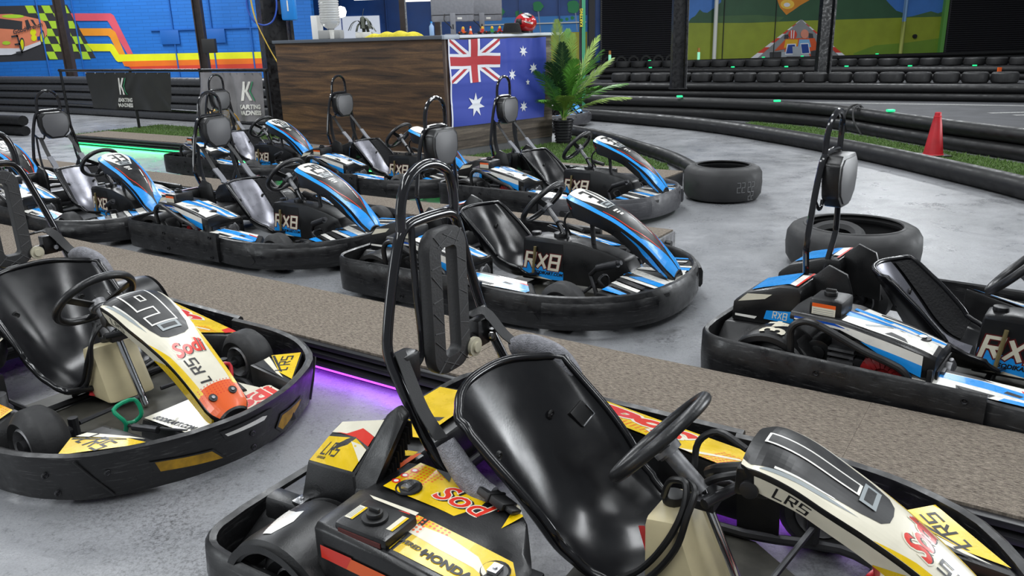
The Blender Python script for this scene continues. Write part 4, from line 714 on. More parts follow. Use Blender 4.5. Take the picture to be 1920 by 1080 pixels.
hr_ = thing('hose_reel', 'blue plastic hose reel with white mark on the right of the steel column', 'reel', (-3.42, 13.55, 1.80)); obj('reel_case', G().box((-.11, -.1, 0), (.11, .1, .5)), mat('blue_reel_plastic', '#1f7fd0', .35), hr_, bev=.04); obj('reel_mark', G().box((.0, -.105, .14), (.02, -.1, .30)), WHITE, hr_); obj('reel_bracket', G().box((-.16, -.03, .1), (-.09, .03, .3)), DARKM, hr_)
# ------------------------------------------------------------------ shared kart parts (x forward, y left, z up; metres)
def mir(path): return [(p[0], -p[1])+tuple(p[2:]) for p in reversed(path)]
def sym(right): return right + [(p[0], -p[1])+tuple(p[2:]) for p in reversed(right) if abs(p[1]) > 1e-6]
def wheel(parent, x, y, r, wd, key, rimm=ALU):
    b = .03
    o = obj('wheel', lambda: G().lathe([(r*.55, -wd*.5+.012), (r*.72, -wd*.5), (r-b, -wd*.5+.004), (r-.004, -wd*.5+.03), (r, -wd*.2), (r, wd*.2), (r-.004, wd*.5-.03), (r-b, wd*.5-.004), (r*.72, wd*.5), (r*.55, wd*.5-.012)], axis='y', n=32), RUB, parent, key=key+'t', loc=(x, y, r))
    obj('rim', lambda: G().lathe([(r*.55, -wd*.5+.014), (r*.5, -wd*.46), (r*.42, -wd*.2), (.03, -wd*.16), (.03, wd*.16), (r*.42, wd*.2), (r*.5, wd*.46), (r*.55, wd*.5-.014)], axis='y', n=24), rimm, o, key=key+'r')
    obj('hub', lambda: G().cyl((0, -wd*.5, 0), .028, wd, 'y', 12), DARKM, o, key=key+'h')
    return o
def bolt(parent, p, axis, key='bolt', r=.009, m=None):
    return obj('bolt', lambda: G().lathe([(.0001, .004), (.004, .004), (.005, .002), (r*.7, .004), (r, .002), (r, -.004)], axis=axis, n=10), m or STEEL, parent, key=key+axis, loc=p)
def steering(parent, c, axis, Rw, foot, key, flat=False):
    ax = Vector(axis).normalized(); ux = Vector((0, 1, 0)); uy = ax.cross(ux).normalized(); c = Vector(c)
    def P(a, r, h=0): return c+ux*(math.cos(a)*r)+uy*(math.sin(a)*r)+ax*h
    ring = []
    for k in range(40):
        a = 2*math.pi*k/40; r = Rw*(1 if not flat else (1-.16*max(0, math.sin(a))**3)); ring.append(P(a, r, 0))
    st = obj('steering_wheel', lambda: G().tube(ring, .0165, 14, 1, closed=True), mat('steering_grip', (.014, .014, .015), .35, bump=.2, bscale=150), parent, key=key+'w')
    def sp():
        g = G()
        for a in (R(90), R(205), R(335)):
            t = P(a+math.pi/2, 1)-c; t = t.normalized()*.016; q0, q1 = P(a, .02, -.03), P(a, Rw*.97, -.002); n = ax*.004
            g.hull8([q0-t-n, q0+t-n, q1+t-n, q1-t-n], [q0-t+n, q0+t+n, q1+t+n, q1-t+n])
        return g
    obj('spokes', sp, PL, st, key=key+'s', bev=.001)
    obj('hub', lambda: G().tube([c-ax*.05, c-ax*.012], .034, 14, 1), ALU, st, key=key+'h')
    f = Vector(foot)
    obj('steering_column', lambda: G().tube([c-ax*.03, f], .010, 10, 1).tube([c-ax*.03, c-ax*.03+(f-c)*.2], .015, 10, 1), ALU, parent, key=key+'c')
def seat_fn(prof, wtab, dtab, roll=.012):
    """profile = centre line [(x, z)] from the back top to the front lip; S(u, v), v in [-1, 1]"""
    P = smooth([(a, 0, b) for a, b in prof], 6); n = len(P)-1
    def S(u, v):
        x = u*n; i = min(int(x), n-1); p = P[i]+(P[i+1]-P[i])*(x-i); t = (P[i+1]-P[i]).normalized(); nn = Vector((-t.z, 0, t.x))
        if nn.x < 0 and u < .3: nn = -nn
        nn = Vector((-t.z, 0, t.x)) if t.x*0-t.z >= 0 else Vector((t.z, 0, -t.x))
        if nn.z < 0 and abs(nn.z) > abs(nn.x): nn = -nn
        w_, d = scurve(wtab, u), scurve(dtab, u); s = abs(v); f = s**2.4
        return p+Vector((0, w_*(v if s < .8 else math.copysign(.8+.2*math.sin((s-.8)/.2*math.pi/2)*1.0, v)), 0))+nn*d*f
    return S
def make_seat(parent, S, key, m_side, m_mid=None, mid=.62, rim=.011, u1=1.0):
    us = [i/26*u1 for i in range(27)]; vs = [-1+2*j/28 for j in range(29)]
    def g1():
        g = G().surf(S, us, vs); base = len(g.v); nv = len(vs)
        # outer shell 6 mm behind, so that the seat has a thickness
        N = {}
        P = [Vector(p) for p in g.v]
        for i in range(len(us)):
            for j in range(nv):
                a = P[min(i+1, len(us)-1)*nv+j]-P[max(i-1, 0)*nv+j]; b = P[i*nv+min(j+1, nv-1)]-P[i*nv+max(j-1, 0)]
                q = a.cross(b); q = q.normalized() if q.length > 1e-9 else Vector((0, 0, 1)); g.v.append(tuple(P[i*nv+j]-q*(-.008 if q.x+q.z < 0 else .008)))
        k = len(us)*nv
        for f in list(g.f): g.f.append(tuple(x+k for x in reversed(f))); g.m.append(0)
        return g
    o = obj('seat', g1, m_side, parent, key=key+'s', ang=60)
    edge = [S(0, v) for v in vs] + [S(u, 1) for u in us[1:]] + [S(u1, v) for v in reversed(vs[:-1])] + [S(u, -1) for u in reversed(us[1:-1])]
    obj('seat_rim', lambda: G().tube(edge, rim, 8, 1, closed=True), m_side, o, key=key+'r', ang=80)
    if m_mid:
        obj('back_sheen', lambda: G().surf(lambda u, v: Vector(S(u, v))+Vector((.0025, 0, .0025)), [.012+.70*i/20 for i in range(21)], [-mid+2*mid*j/16 for j in range(17)]), m_mid, o, key=key+'m', ang=80)  # paler sheet carrying the painted reflection on the seat back
    for p in ((.22, .55), (.22, -.55)): bolt(o, tuple(Vector(S(*p))+Vector((.004, 0, 0))), 'x', 'sb', .016, BLK)
    return o
def frame_tubes(parent, key, slim=False):
    o = obj('chassis_frame', lambda: G().tube([(-.9, -.27, .075), (-.3, -.30, .07), (.25, -.30, .07), (.5, -.36, .07), (.62, -.32, .07), (.8, -.2, .07), (.85, 0, .07), (.8, .2, .07), (.62, .32, .07), (.5, .36, .07), (.25, .30, .07), (-.3, .30, .07), (-.9, .27, .075), (-.92, 0, .075)], .015, 8, 3, closed=True).tube([(-.62, -.56, .135), (-.62, .56, .135)], .015, 8, 1).tube([(.05, -.3, .07), (.05, .3, .07)], .014, 8, 1), DARKM, parent, key=key+'f')
    obj('floor_pan', lambda: G().prism([(-.12, -.29), (.28, -.3), (.46, -.17), (.8, -.14), (.8, .14), (.46, .17), (.28, .3), (-.12, .29)] if slim else [(-.12, -.29), (.5, -.34), (.8, -.2), (.8, .2), (.5, .34), (-.12, .29)], lambda a, b, d: (a, b, d), .046, .054), FLOORPAN, parent, key=key+'p')
def front_gear(parent, key, x, yy, yc):
    for s in (-1, 1):
        obj('stub_axle', lambda: G().tube([(0, .33*s, .13), (0, .43*s, .13)], .014, 8, 1).cyl((0, .33*s, .09), .018, .08, 'z', 10), DARKM, parent, key=key+'a%d' % s, loc=(x, 0, 0))
        obj('tie_rod', lambda: G().tube([(.02, .05*s, .13), (.06, .31*s, .14)], .009, 8, 1), DARKM, parent, key=key+'t%d' % s, loc=(x-.06, 0, 0))
def pedal(parent, name, key, y, m, spring=True):
    s = -1 if y < 0 else 1
    o = obj(name, lambda: G().tube([(.58, y, .075), (.63, y, .16), (.60, y+.02*s, .215), (.60, y-.06*s, .225), (.62, y-.07*s, .17), (.60, y-.05*s, .14), (.63, y, .16)], .008, 8, 4), m, parent, key=key)
    if spring:
        obj('pedal_rod', lambda: G().tube([(.62, y, .15), (.86, y*.6, .15)], .006, 8, 1).tube([(.66, y*.96, .15), (.76, y*.82, .15)], .014, 10, 1), DARKM, o, key=key+'r')
    return o
def engine(parent, key, y0=-.5):
    o = obj('engine', lambda: G().box((-.52, y0-.02, .07), (-.16, y0+.2, .2)).box((-.46, y0, .2), (-.22, y0+.17, .29)).cyl((-.34, y0-.03, .17), .06, .25, 'y', 14).box((-.15, y0+.02, .1), (-.05, y0+.16, .24)), DARKM, parent, bev=.008, key=key+'b')
    def fins():
        g = G()
        for i in range(7): g.box((-.46, y0-.035, .10+i*.024), (-.36, y0+.02, .111+i*.024))
        return g
    obj('cooling_fins', fins, ALU, o, key=key+'f')
    obj('air_filter', lambda: G().cyl((-.50, y0-.03, .22), .052, .1, 'y', 14).cyl((-.50, y0-.04, .22), .03, .12, 'y', 12), BLK, o, key=key+'a', bev=.004)
    def rec():
        g = G().lathe([(.03, -.028), (.06, -.03), (.085, -.016), (.088, .03)], (-.235, y0-.07, .205), 'y', 26)
        for k in range(16):
            a = 2*math.pi*k/16; c, s_ = math.cos(a), math.sin(a); t = .006
            p = lambda r, h, q: (-.235+c*r-s_*q, y0-.07+h, .205+s_*r+c*q)
            g.hull8([p(.034, -.029, -t), p(.034, -.029, t), p(.083, -.018, t*1.5), p(.083, -.018, -t*1.5)], [p(.034, -.036, -t), p(.034, -.036, t), p(.083, -.026, t*1.5), p(.083, -.026, -t*1.5)], 0)
        return g.disc((-.235, y0-.098, .205), .032, 'y', 14, 0)
    obj('recoil_starter', rec, REDP, o, key=key+'r')
    obj('starter_grip', lambda: G().tube([(-.30, y0-.09, .275), (-.235, y0-.095, .30)], .013, 8, 1), BLK, o, key=key+'g')
    obj('exhaust_pipe', lambda: G().tube([(-.16, y0+.1, .2), (-.06, y0+.1, .2), (-.02, y0+.1, .16), (-.02, y0+.14, .1)], .02, 10, 4).cyl((-.02, y0+.1, .06), .04, .12, 'z', 14), ALU, o, key=key+'e')
    return o
def fender(parent, key, x, y, r, wd, m, a0=18, a1=165, lip=True):
    def g():
        ro, ri = r, r-.008; h = wd/2
        return G().lathe([(ri, -h), (ro-.03, -h), (ro-.004, -h+.02), (ro, -h+.05), (ro, h-.05), (ro-.004, h-.02), (ro-.03, h), (ri, h), (ri-.03, h-.01), (ri-.02, 0), (ri-.03, -h+.01), (ri, -h)], axis='y', n=20, a0=R(a0), a1=R(a1))
    return obj('mudguard', g, m, parent, key=key, loc=(x, y, .12))
# ------------------------------------------------------------------ blue rental kart
NOSE_Z = [(.32, .640), (.42, .610), (.52, .570), (.6, .535), (.67, .495), (.76, .435), (.84, .367), (.9, .305), (.93, .270), (.945, .25)]
NOSE_W = [(.32, .115), (.36, .132), (.45, .132), (.6, .115), (.72, .100), (.82, .088), (.9, .082), (.945, .055)]
NOSE_D = [(.32, .045), (.36, .09), (.45, .085), (.6, .075), (.75, .09), (.84, .07), (.945, .02)]
def nose_S(zt, wt, x0, x1, crown):
    def S(u, v):
        x = x0+(x1-x0)*u; w_ = scurve(wt, x); return Vector((x, v*w_, scurve(zt, x)-crown*abs(v)**2.4))
    return S
def nose_fairing(parent, key, zt, wt, dt, x0, x1, crown, m):
    S = nose_S(zt, wt, x0, x1, crown)
    def g():
        rings = []
        for i in range(31):
            u = i/30; x = x0+(x1-x0)*u; w_ = scurve(wt, x); d = scurve(dt, x)
            top = [S(u, -1+2*j/14) for j in range(15)]
            e = top[-1]; rings.append(top+[Vector((x, w_*1.0, e.z-.012)), Vector((x-.02*u, w_*.86, e.z-d)), Vector((x-.02*u, w_*.55, e.z-d)), Vector((x-.02*u, -w_*.55, e.z-d)), Vector((x-.02*u, -w_*.86, e.z-d)), Vector((x, -w_, e.z-.012))])
        return G().loft(rings)
    return obj('nose_fairing', g, m, parent, key=key, ang=50), S
RX_NOSE = nose_S(NOSE_Z, NOSE_W, .32, .945, .03)
def band(u0, u1, f0, f1, n=14): return [(u0+(u1-u0)*i/n, f0(u0+(u1-u0)*i/n)) for i in range(n+1)] + [(u1-(u1-u0)*i/n, f1(u1-(u1-u0)*i/n)) for i in range(n+1)]
def rx_nose_decals(nf, num):
    S = RX_NOSE; lay = []
    wf = lambda u: .62-.5*max(0, u-.24)*1.4
    lay.append((BLUE, [band(.0, .86, lambda u: .74+.06*min(1, u*3), lambda u: .995), band(.0, .86, lambda u: -.995, lambda u: -.74-.06*min(1, u*3))]))
    lay.append((BLUE, [band(.70, .995, lambda u: interp([(.7, .78), (.82, .36), (.9, .10), (1, .06)], u), lambda u: .985), band(.70, .995, lambda u: -.985, lambda u: -interp([(.7, .78), (.82, .36), (.9, .10), (1, .06)], u))]))
    lay.append((WHITE, [band(.0, .34, lambda u: -.72*(1 if u < .15 else 1-(u-.15)*2.3), lambda u: .72*(1 if u < .15 else 1-(u-.15)*2.3))]))
    lay.append((RED, [band(.34, .84, lambda u: interp([(.34, .72), (.6, .66), (.84, .22)], u), lambda u: interp([(.34, .75), (.6, .71), (.84, .29)], u)), band(.34, .84, lambda u: -interp([(.34, .75), (.6, .71), (.84, .29)], u), lambda u: -interp([(.34, .72), (.6, .66), (.84, .22)], u))]))
    lay.append((WHITE, [[(.395, -.32), (.395, .08), (.412, .08), (.412, -.32)], [(.425, -.28), (.425, .04), (.438, .04), (.438, -.28)], [(.452, -.22), (.452, .06), (.47, .06), (.47, -.22)], [(.47, .52), (.60, .42), (.61, .48), (.49, .58)], [(.62, .40), (.72, .30), (.73, .34), (.64, .45)]]))
    decal('nose_graphics', lay, S, nf, .04, .12, key='rxnose')
    if num:
        # digits are read from in front of the kart's left side: up axis points to the rear
        n = place(stroke(num, .118, .29, .30, .14), 0, 0)
        D = [[(.165-b/.625, a/.128) for a, b in q] for q in n]
        decal('race_number', [(BLK, D)], S, nf, .03, .08, (0, 0, .0035))
    vent = lambda a, b: Vector(S(a, b))
    decal('vent', [(GREYV, [band(.275, .355, lambda u: -.36, lambda u: .36, 4)]), (BLK, [band(.288, .342, lambda u: -.28, lambda u: .28, 4)]), (GREYV, [band(.302, .328, lambda u: -.2, lambda u: .2, 4)])], S, nf, .04, .12, (0, 0, .0035), key='rxvent')
    sk_ = None
    def Sk(s): return lambda a, b: Vector(S(a, s))+Vector((-.02*a, -s*b*.25*scurve(NOSE_W, .32+.625*a), -.012-b*scurve(NOSE_D, .32+.625*a)))
    for s in (-1, 1):
        decal('skirt_graphics', [(RED, [band(.0, .34, lambda u: .25+.9*u, lambda u: .42+.75*u, 6)]), (WHITE, [[(.02, .55), (.11, .6), (.11, .85), (.02, .8)]]), (BLUE, [band(.55, .97, lambda u: 0, lambda u: interp([(.55, .04), (.7, .2), (.82, .8), (.97, .6)], u))])], Sk(s), nf, .05, .2, (0, s*.003, 0), key='rxsk%d' % s)
SEAT_RX0 = seat_fn([(-.445, .472), (-.385, .385), (-.318, .285), (-.25, .19), (-.165, .122), (-.05, .10), (.06, .115), (.10, .13)],
                  [(0, .155), (.05, .185), (.2, .20), (.45, .205), (.7, .2), (1, .175)], [(0, .06), (.15, .10), (.4, .15), (.65, .13), (.85, .08), (1, .03)])
def SEAT_RX(u, v): return SEAT_RX0(min(1, u+(1-u)*.07*abs(v)**2.6), v)
FB = [(-.034, .075), (-.02, .05), (0, .047), (.010, .075), (.012, .13), (.006, .19), (-.006, .218), (-.022, .222), (-.034, .205)]
RB = [(-.024, .06), (-.012, .048), (0, .055), (.003, .15), (0, .243), (-.01, .256), (-.024, .25)]
def rx8(num, x, y, deg, label, seat_sheen=True, grip=BUMP, torn=False, belts=True, group='blue and black rental karts'):
    t = thing('go_kart', label, 'go-kart', (x, y, 0), R(deg), group); K = 'rx'
    front_R = [(.0, -.59), (.06, -.64), (.2, -.672), (.42, -.668), (.6, -.62), (.75, -.535), (.86, -.43), (.935, -.30), (.975, -.15), (.985, 0)]
    fb = obj('front_bumper', lambda: G().sweep(sym(front_R), FB, 3), grip, t, key=K+'fb'+grip.name, ang=50)
    for s in (-1, 1):
        pts = [(.49, -.654), (.56, -.636), (.66, -.592), (.78, -.512), (.875, -.41), (.94, -.29)]
        P = pts if s < 0 else [(a, -b) for a, b in reversed(pts)]
        obj('bumper_panel', lambda: G().sweep(P, [(.0, .085), (.018, .078), (.030, .098), (.030, .172), (.018, .194), (.0, .19)], 3), grip, fb, key=K+'bp%d' % s+grip.name, ang=50)
        for bx, by, nx, ny in ((.55, -.672, .2, -1), (.66, -.625, .45, -.9)): bolt(fb, (bx, by*-s*-1 if s < 0 else -by, .135), 'y', 'fbb', .013, DARKM)
        def slot():
            c = Vector((.945, .245*s)); d = Vector((-.35, .94*s)).normalized(); g = G(); o_ = Vector((d.y*s, -d.x*s))
            a, b = c-d*.055, c+d*.055; q = o_*.0135
            return g.add([(a.x+q.x, a.y+q.y, .168), (b.x+q.x, b.y+q.y, .168), (b.x+q.x, b.y+q.y, .19), (a.x+q.x, a.y+q.y, .19)], [(0, 1, 2, 3)])
        obj('bumper_slot', slot, BLK, fb, key=K+'sl%d' % s)
    rear_R = [(.125, -.69), (-.1, -.69), (-.5, -.69), (-.82, -.69), (-.925, -.662), (-.975, -.58), (-.985, -.3), (-.985, 0)]
    rb = obj('rear_bumper', lambda: G().sweep(list(reversed(sym(rear_R))), [(-a, b) for a, b in RB][::-1] if False else RB, 3), BUMP, t, key=K+'rb', ang=50)
    for s in (-1, 1):
        for bx, bz in ((.06, .22), (.06, .08), (-.45, .2), (-.42, .09)): bolt(rb, (bx, s*.695, bz), 'y', 'rbb', .011, DARKM)
        obj('hand_slot', lambda: G().prism([(-.805, .11), (-.795, .096), (-.705, .090), (-.695, .104), (-.705, .118), (-.795, .124)], lambda a, b, d: (a, s*d, b), .692, .6945), BLK, rb, key=K+'hs%d' % s)
        obj('wheel_opening', lambda: G().prism([(.335, .10), (.35, .08), (.45, .075), (.475, .10), (.45, .13), (.35, .13)], lambda a, b, d: (a, s*d-s*.18*max(0, a-.40), b), .684, .6865), BLK, fb, key=K+'wo%d' % s)
        # side pod top between the bumper and the seat
        sp = obj('side_pod', lambda: G().hull8([(-.15, -.66*-s, .07), (.44, -.6*-s, .07), (.30, -.36*-s, .07), (-.15, -.42*-s, .07)] if s > 0 else [(-.15, -.66, .07), (.44, -.6, .07), (.30, -.4, .07), (-.15, -.46, .07)],
            [(-.15, -.655*-s, .225), (.42, -.585*-s, .175), (.28, -.37*-s, .21), (-.15, -.43*-s, .30)] if s > 0 else [(-.15, -.655, .225), (.42, -.585, .175), (.28, -.42, .20), (-.15, -.47, .235)]), PL, t, key=K+'sp%d' % s, bev=.015)
        tl = [(-.14, -.65, .228), (.40, -.58, .180), (.27, -.425, .206), (-.14, -.475, .24)] if s < 0 else [(-.14, .65, .228), (.40, .58, .180), (.27, .375, .216), (-.14, .435, .302)]
        def Sp(a, b, tl=tl): A, B, C_, D = [Vector(q) for q in tl]; return (A*(1-a)+B*a)*(1-b)+(D*(1-a)+C_*a)*b
        decal('pod_graphics', [(WHITE, [[(.0, .08), (.9, .15), (.95, .9), (0, .95)]]), (BLUE, [[(.0, .55), (.5, .5), (.95, .3), (.95, .62), (.5, .82), (0, .8)], [(.55, .12), (.9, .16), (.95, .3), (.6, .28)]]), (BLK, [[(.3, .2), (.5, .15), (.55, .3), (.3, .36)], [(.05, .84), (.6, .84), (.5, .95), (.05, .95)], [(.62, .5), (.72, .45), (.76, .55), (.66, .62)]]), (RED, [[(.78, .7), (.95, .62), (.95, .7), (.78, .78)]])], Sp, sp, .25, .25, (0, 0, .003), key=K+'pg%d' % s)
    frame_tubes(t, K)
    for s in (-1, 1):
        wheel(t, .52, s*.50, .13, .13, K+'fw'); wheel(t, -.62, s*.54, .14, .19, K+'rw')
        md = fender(t, K+'fd', -.665, s*.55, .178, .20, PL)
        obj('number_plate', lambda: G().box((-.02, -.09, 0), (.02, .09, .004)), BLK, md, key=K+'npx', loc=(-.17, 0, .02), rot=(0, R(70), 0))
    if num == '34':
        FSn = lambda a, b: Vector((-.665+.180*math.cos(a), -.55+b, .12+.180*math.sin(a)))
        decal('mudguard_number', [(CREAMV, [[(1.62-b*5.2, -.0+a*1.0) for a, b in q] for q in text('34', .15, 0, .004)])], FSn, t, .06, .3, (0, 0, .001))
    front_gear(t, K, .52, 0, 0)
    pedal(t, 'brake_pedal', K+'pl', .22, DARKM); pedal(t, 'throttle_pedal', K+'pr', -.24, DARKM)
    obj('steering_arm', lambda: G().tube([(.50, -.17, .21), (.57, -.22, .27), (.72, -.24, .325)], .013, 10, 1).tube([(.57, -.22, .27), (.70, -.238, .315)], .02, 12, 1).tube([(.50, -.17, .21), (.56, -.2, .1)], .012, 8, 1), DARKM, t, key=K+'sa')
    # striped front tray
    ft = obj('front_tray', lambda: G().hull8([(.64, -.40, .12), (.86, -.43, .12), (.955, -.10, .12), (.66, -.08, .12)], [(.66, -.40, .195), (.86, -.425, .20), (.955, -.1, .205), (.68, -.08, .225)])
        .hull8([(.66, .08, .12), (.955, .10, .12), (.86, .43, .12), (.64, .40, .12)], [(.68, .08, .225), (.955, .1, .205), (.86, .425, .20), (.66, .40, .195)]).hull8([(.70, -.1, .12), (.955, -.1, .12), (.955, .1, .12), (.70, .1, .12)], [(.70, -.1, .222), (.955, -.1, .204), (.955, .1, .204), (.70, .1, .222)]), PL, t, key=K+'ft', bev=.006)
    Ft = lambda a, b: Vector((a, b, .2005+.0+max(0, (.43-abs(b)))*.055 - (a-.66)*.06*max(0, 1-abs(b)/.3)))
    def stripes():
        L_ = {}
        for s in (-1, 1):
            for c0, wd, m in ((.40, .055, 'B'), (.335, .02, 'K'), (.30, .035, 'W'), (.245, .04, 'K'), (.20, .028, 'W'), (.15, .05, 'B'), (.09, .06, 'W')):
                b0, b1 = -c0-wd/2, -c0+wd/2; d = -.42
                q = [(.672, b0+.06), (.86, b0+.86*0-.02), (.862, b1-.02), (.682, b1+.06)]
                q = [(min(a, .95), max(-.418, b)) for a, b in q]
                if c0 < .22: q[1] = (.93, q[1][1]-.01); q[2] = (.94, q[2][1]-.01)
                L_.setdefault(m, []).append([(a, b*(-s)) for a, b in q])
            L_.setdefault('W', []).append([(.9, -.06*s), (.945, -.1*s), (.948, .0), (.905, .0)])
        return [(BLUE, L_['B']), (WHITE, L_['W']), (BLK, L_['K'])]
    decal('tray_graphics', stripes(), Ft, ft, .05, .05, (0, 0, .003), key=K+'tg')
    nf, _ = nose_fairing(t, K+'nf', NOSE_Z, NOSE_W, NOSE_D, .32, .945, .03, PL)
    rx_nose_decals(nf, num)
    obj('nose_bracket', lambda: G().tube([(.45, 0, .12), (.42, 0, .45), (.36, 0, .56)], .014, 8, 1).box((.33, -.06, .50), (.40, .06, .56)), DARKM, t, key=K+'nb')
    steering(t, (.097, .0, .547), (-.75, 0, .66), .150, (.46, 0, .12), K+'st')
    obj('brake_hose', lambda: G().tube([(.30, -.03, .38), (.27, -.05, .46), (.31, -.06, .52), (.36, -.05, .50)], .007, 6, 4).tube([(.22, .02, .36), (.20, -.02, .44), (.25, -.03, .45), (.27, -.02, .37)], .007, 6, 4).tube([(.24, .03, .42), (.35, .02, .40)], .016, 8, 1), BLK, t, key=K+'bh')
    # centre tank housing with lettered panel
    th = obj('tank_housing', lambda: G().prism([(-.02, .09), (.0, .345), (.10, .36), (.36, .355), (.54, .32), (.66, .285), (.70, .22), (.68, .10)], lambda a, b, d: (a, d, b), -.072, .072), PL, t, key=K+'th', bev=.018)
    for s in (-1, 1):
        pl = lambda a, b, s=s: Vector((a, s*.0725, b)); w_ = stroke('RX8', .085, .60, .36, .16, .2)
        txt = place(w_, .13 if s < 0 else -.13, .215, 0, 1.12); out = place(stroke('RX8', .085, .60, .36, .16, .2, .12), .13 if s < 0 else -.13, .215, 0, 1.12)
        SS = (lambda a, b, f=pl: f(a, b)) if s < 0 else (lambda a, b, f=pl: f(-a, b)); k = 1 if s < 0 else -1
        decal('side_lettering', [(BLK, [[(k*-.005, .11), (k*.27, .115), (k*.27, .33), (k*.008, .33)]]), (BLUE, [[(k*-.012, .108), (k*.27, .112), (k*.27, .165), (k*.18, .172), (k*.0, .205)]]), (CREAMV, [[(k*-.012, .108), (k*.20, .108), (k*.12, .118), (k*-.008, .135)]]), (mat('dark_red_vinyl', '#5a1d1d', .4), out), (CREAMV, txt), (BLK, place(text('SODIKART.COM', .026, .2, .0012), k*.17, .145))], SS, th, .3, .3, (0, s*.0012, 0), key=K+'sd%d' % s)
    obj('fuel_level_tube', lambda: G().tube([(.070, -.083, .13), (.09, -.085, .30)], .0085, 8, 1), TAN, th, key=K+'ft2')
    obj('filler_cap', lambda: G().cyl((.22, 0, .35), .045, .03, 'z', 16), BLK, th, key=K+'fc', bev=.003); obj('column_bush', lambda: G().cyl((.05, .0, .35), .03, .02, 'z', 14), BLK, th, key=K+'fc2', bev=.003)
    st = make_seat(t, SEAT_RX, K+('sS' if seat_sheen else 'sB'), SEAT if not torn else FOAM, SEAT_SHEEN if seat_sheen else None, .60)
    if seat_sheen:
        for s in (-1, 1): obj('side_padding', lambda: G().surf(lambda u, v: Vector(SEAT_RX(u, s*(.64+.34*v)))+Vector((.008, -s*.004, .006)), [.03+.6*i/14 for i in range(15)], [j/6 for j in range(7)]), FOAM, st, key=K+'pad%d' % s, ang=70)
    # roll bar with head rest and belts
    hoop = obj('roll_bar', lambda: G().tube([(-.676, -.098, .94), (-.673, -.096, 1.03), (-.668, -.078, 1.085), (-.665, -.042, 1.117), (-.665, 0, 1.127), (-.665, .042, 1.117), (-.668, .078, 1.085), (-.673, .096, 1.03), (-.676, .098, .94)], .0125, 10, 4)
        .tube([(-.71, -.12, .27), (-.70, -.135, .385), (-.69, -.19, .52), (-.688, -.2, .56), (-.682, -.165, .78), (-.677, -.125, .915), (-.675, -.10, .945), (-.675, -.06, .955), (-.675, .06, .955), (-.675, .10, .945), (-.677, .125, .915), (-.682, .165, .78), (-.688, .2, .56), (-.69, .19, .52), (-.70, .135, .385), (-.71, .12, .27)], .0135, 10, 4), GLOSS, t, key=K+'hp')
    obj('stay_loop', lambda: G().tube([(-.68, -.165, .76), (-.675, -.12, .715), (-.675, -.09, .72), (-.675, -.08, .75)], .008, 8, 4).tube([(-.68, .165, .76), (-.675, .12, .715), (-.675, .09, .72), (-.675, .08, .75)], .008, 8, 4), GLOSS, hoop, key=K+'sl')
    oct_ = [(-.085, .945), (.085, .945), (.122, .91), (.126, .835), (.108, .765), (.055, .715), (-.055, .715), (-.108, .765), (-.126, .835), (-.122, .91)]
    hr = obj('headrest', lambda: G().prism(oct_, lambda a, b, d: (d-.0*(b-.8), a, b), -.675, -.598), PL, t, key=K+'hr', bev=.012)
    obj('headrest_pad', lambda: G().prism([(a*.86, .83+(b-.83)*.86) for a, b in oct_], lambda a, b, d: (d, a, b), -.600, -.592), mat('headrest_vinyl', (.085, .085, .09), .42, bump=.1, bscale=120), hr, key=K+'hpd', bev=.004)
    for s in ((-1, 1) if belts else ()):
        bl = obj('shoulder_belt', lambda: G().ribbon([(-.67, s*.12, .73), (-.60, s*.13, .65), (-.50, s*.135, .535), (-.445, s*.14, .488), (-.40, s*.135, .44)], .034), BELT, t, key=K+'bl%d' % s)
        obj('belt_sleeve', lambda: G().ribbon([(-.53, s*.134, .572), (-.452, s*.13, .494), (-.43, s*.142, .47)], .044, .012), BELTG, bl, key=K+'bs%d' % s)
        obj('hanging_strap', lambda: G().ribbon([(-.675, s*.15, .74), (-.672, s*.155, .60), (-.64, s*.16, .47), (-.60, s*.155, .40)], .04, side=(1, 0, 0)), BELT, bl, key=K+'hb%d' % s)
    # engine side
    engine(t, K+'e')
    EC = ((-.60, -.60, -.34, .395, .393, .03), (-.40, -.615, -.325, .398, .385, .035), (-.2, -.62, -.31, .362, .33, .09), (-.09, -.615, -.30, .335, .29, .10), (-.06, -.60, -.31, .322, .278, .09))
    ec = obj('engine_cover', lambda: G().loft([[Vector((x_, y0, z0-d0)), Vector((x_, y0, z0-.012)), Vector((x_, y0+.012, z0)), Vector((x_, (y0*2+y1)/3, z0+.008)), Vector((x_, (y0+2*y1)/3, z1+.006)), Vector((x_, y1-.012, z1)), Vector((x_, y1, z1-.012)), Vector((x_, y1, z1-.05))] for x_, y0, y1, z0, z1, d0 in EC]), PL, t, key=K+'ec', bev=.004)
    col_ = lambda k: [(r[0], r[k]) for r in EC]
    def topz(a, b):
        y0, y1, z0, z1 = [interp(col_(k), a) for k in (1, 2, 3, 4)]
        return interp([(y0+.012, z0), ((y0*2+y1)/3, z0+.008), ((y0+2*y1)/3, z1+.006), (y1-.012, z1)], b)
    ES = lambda a, b: Vector((-.40+(a+.40)*.86, b, topz(-.40+(a+.40)*.86, b)))
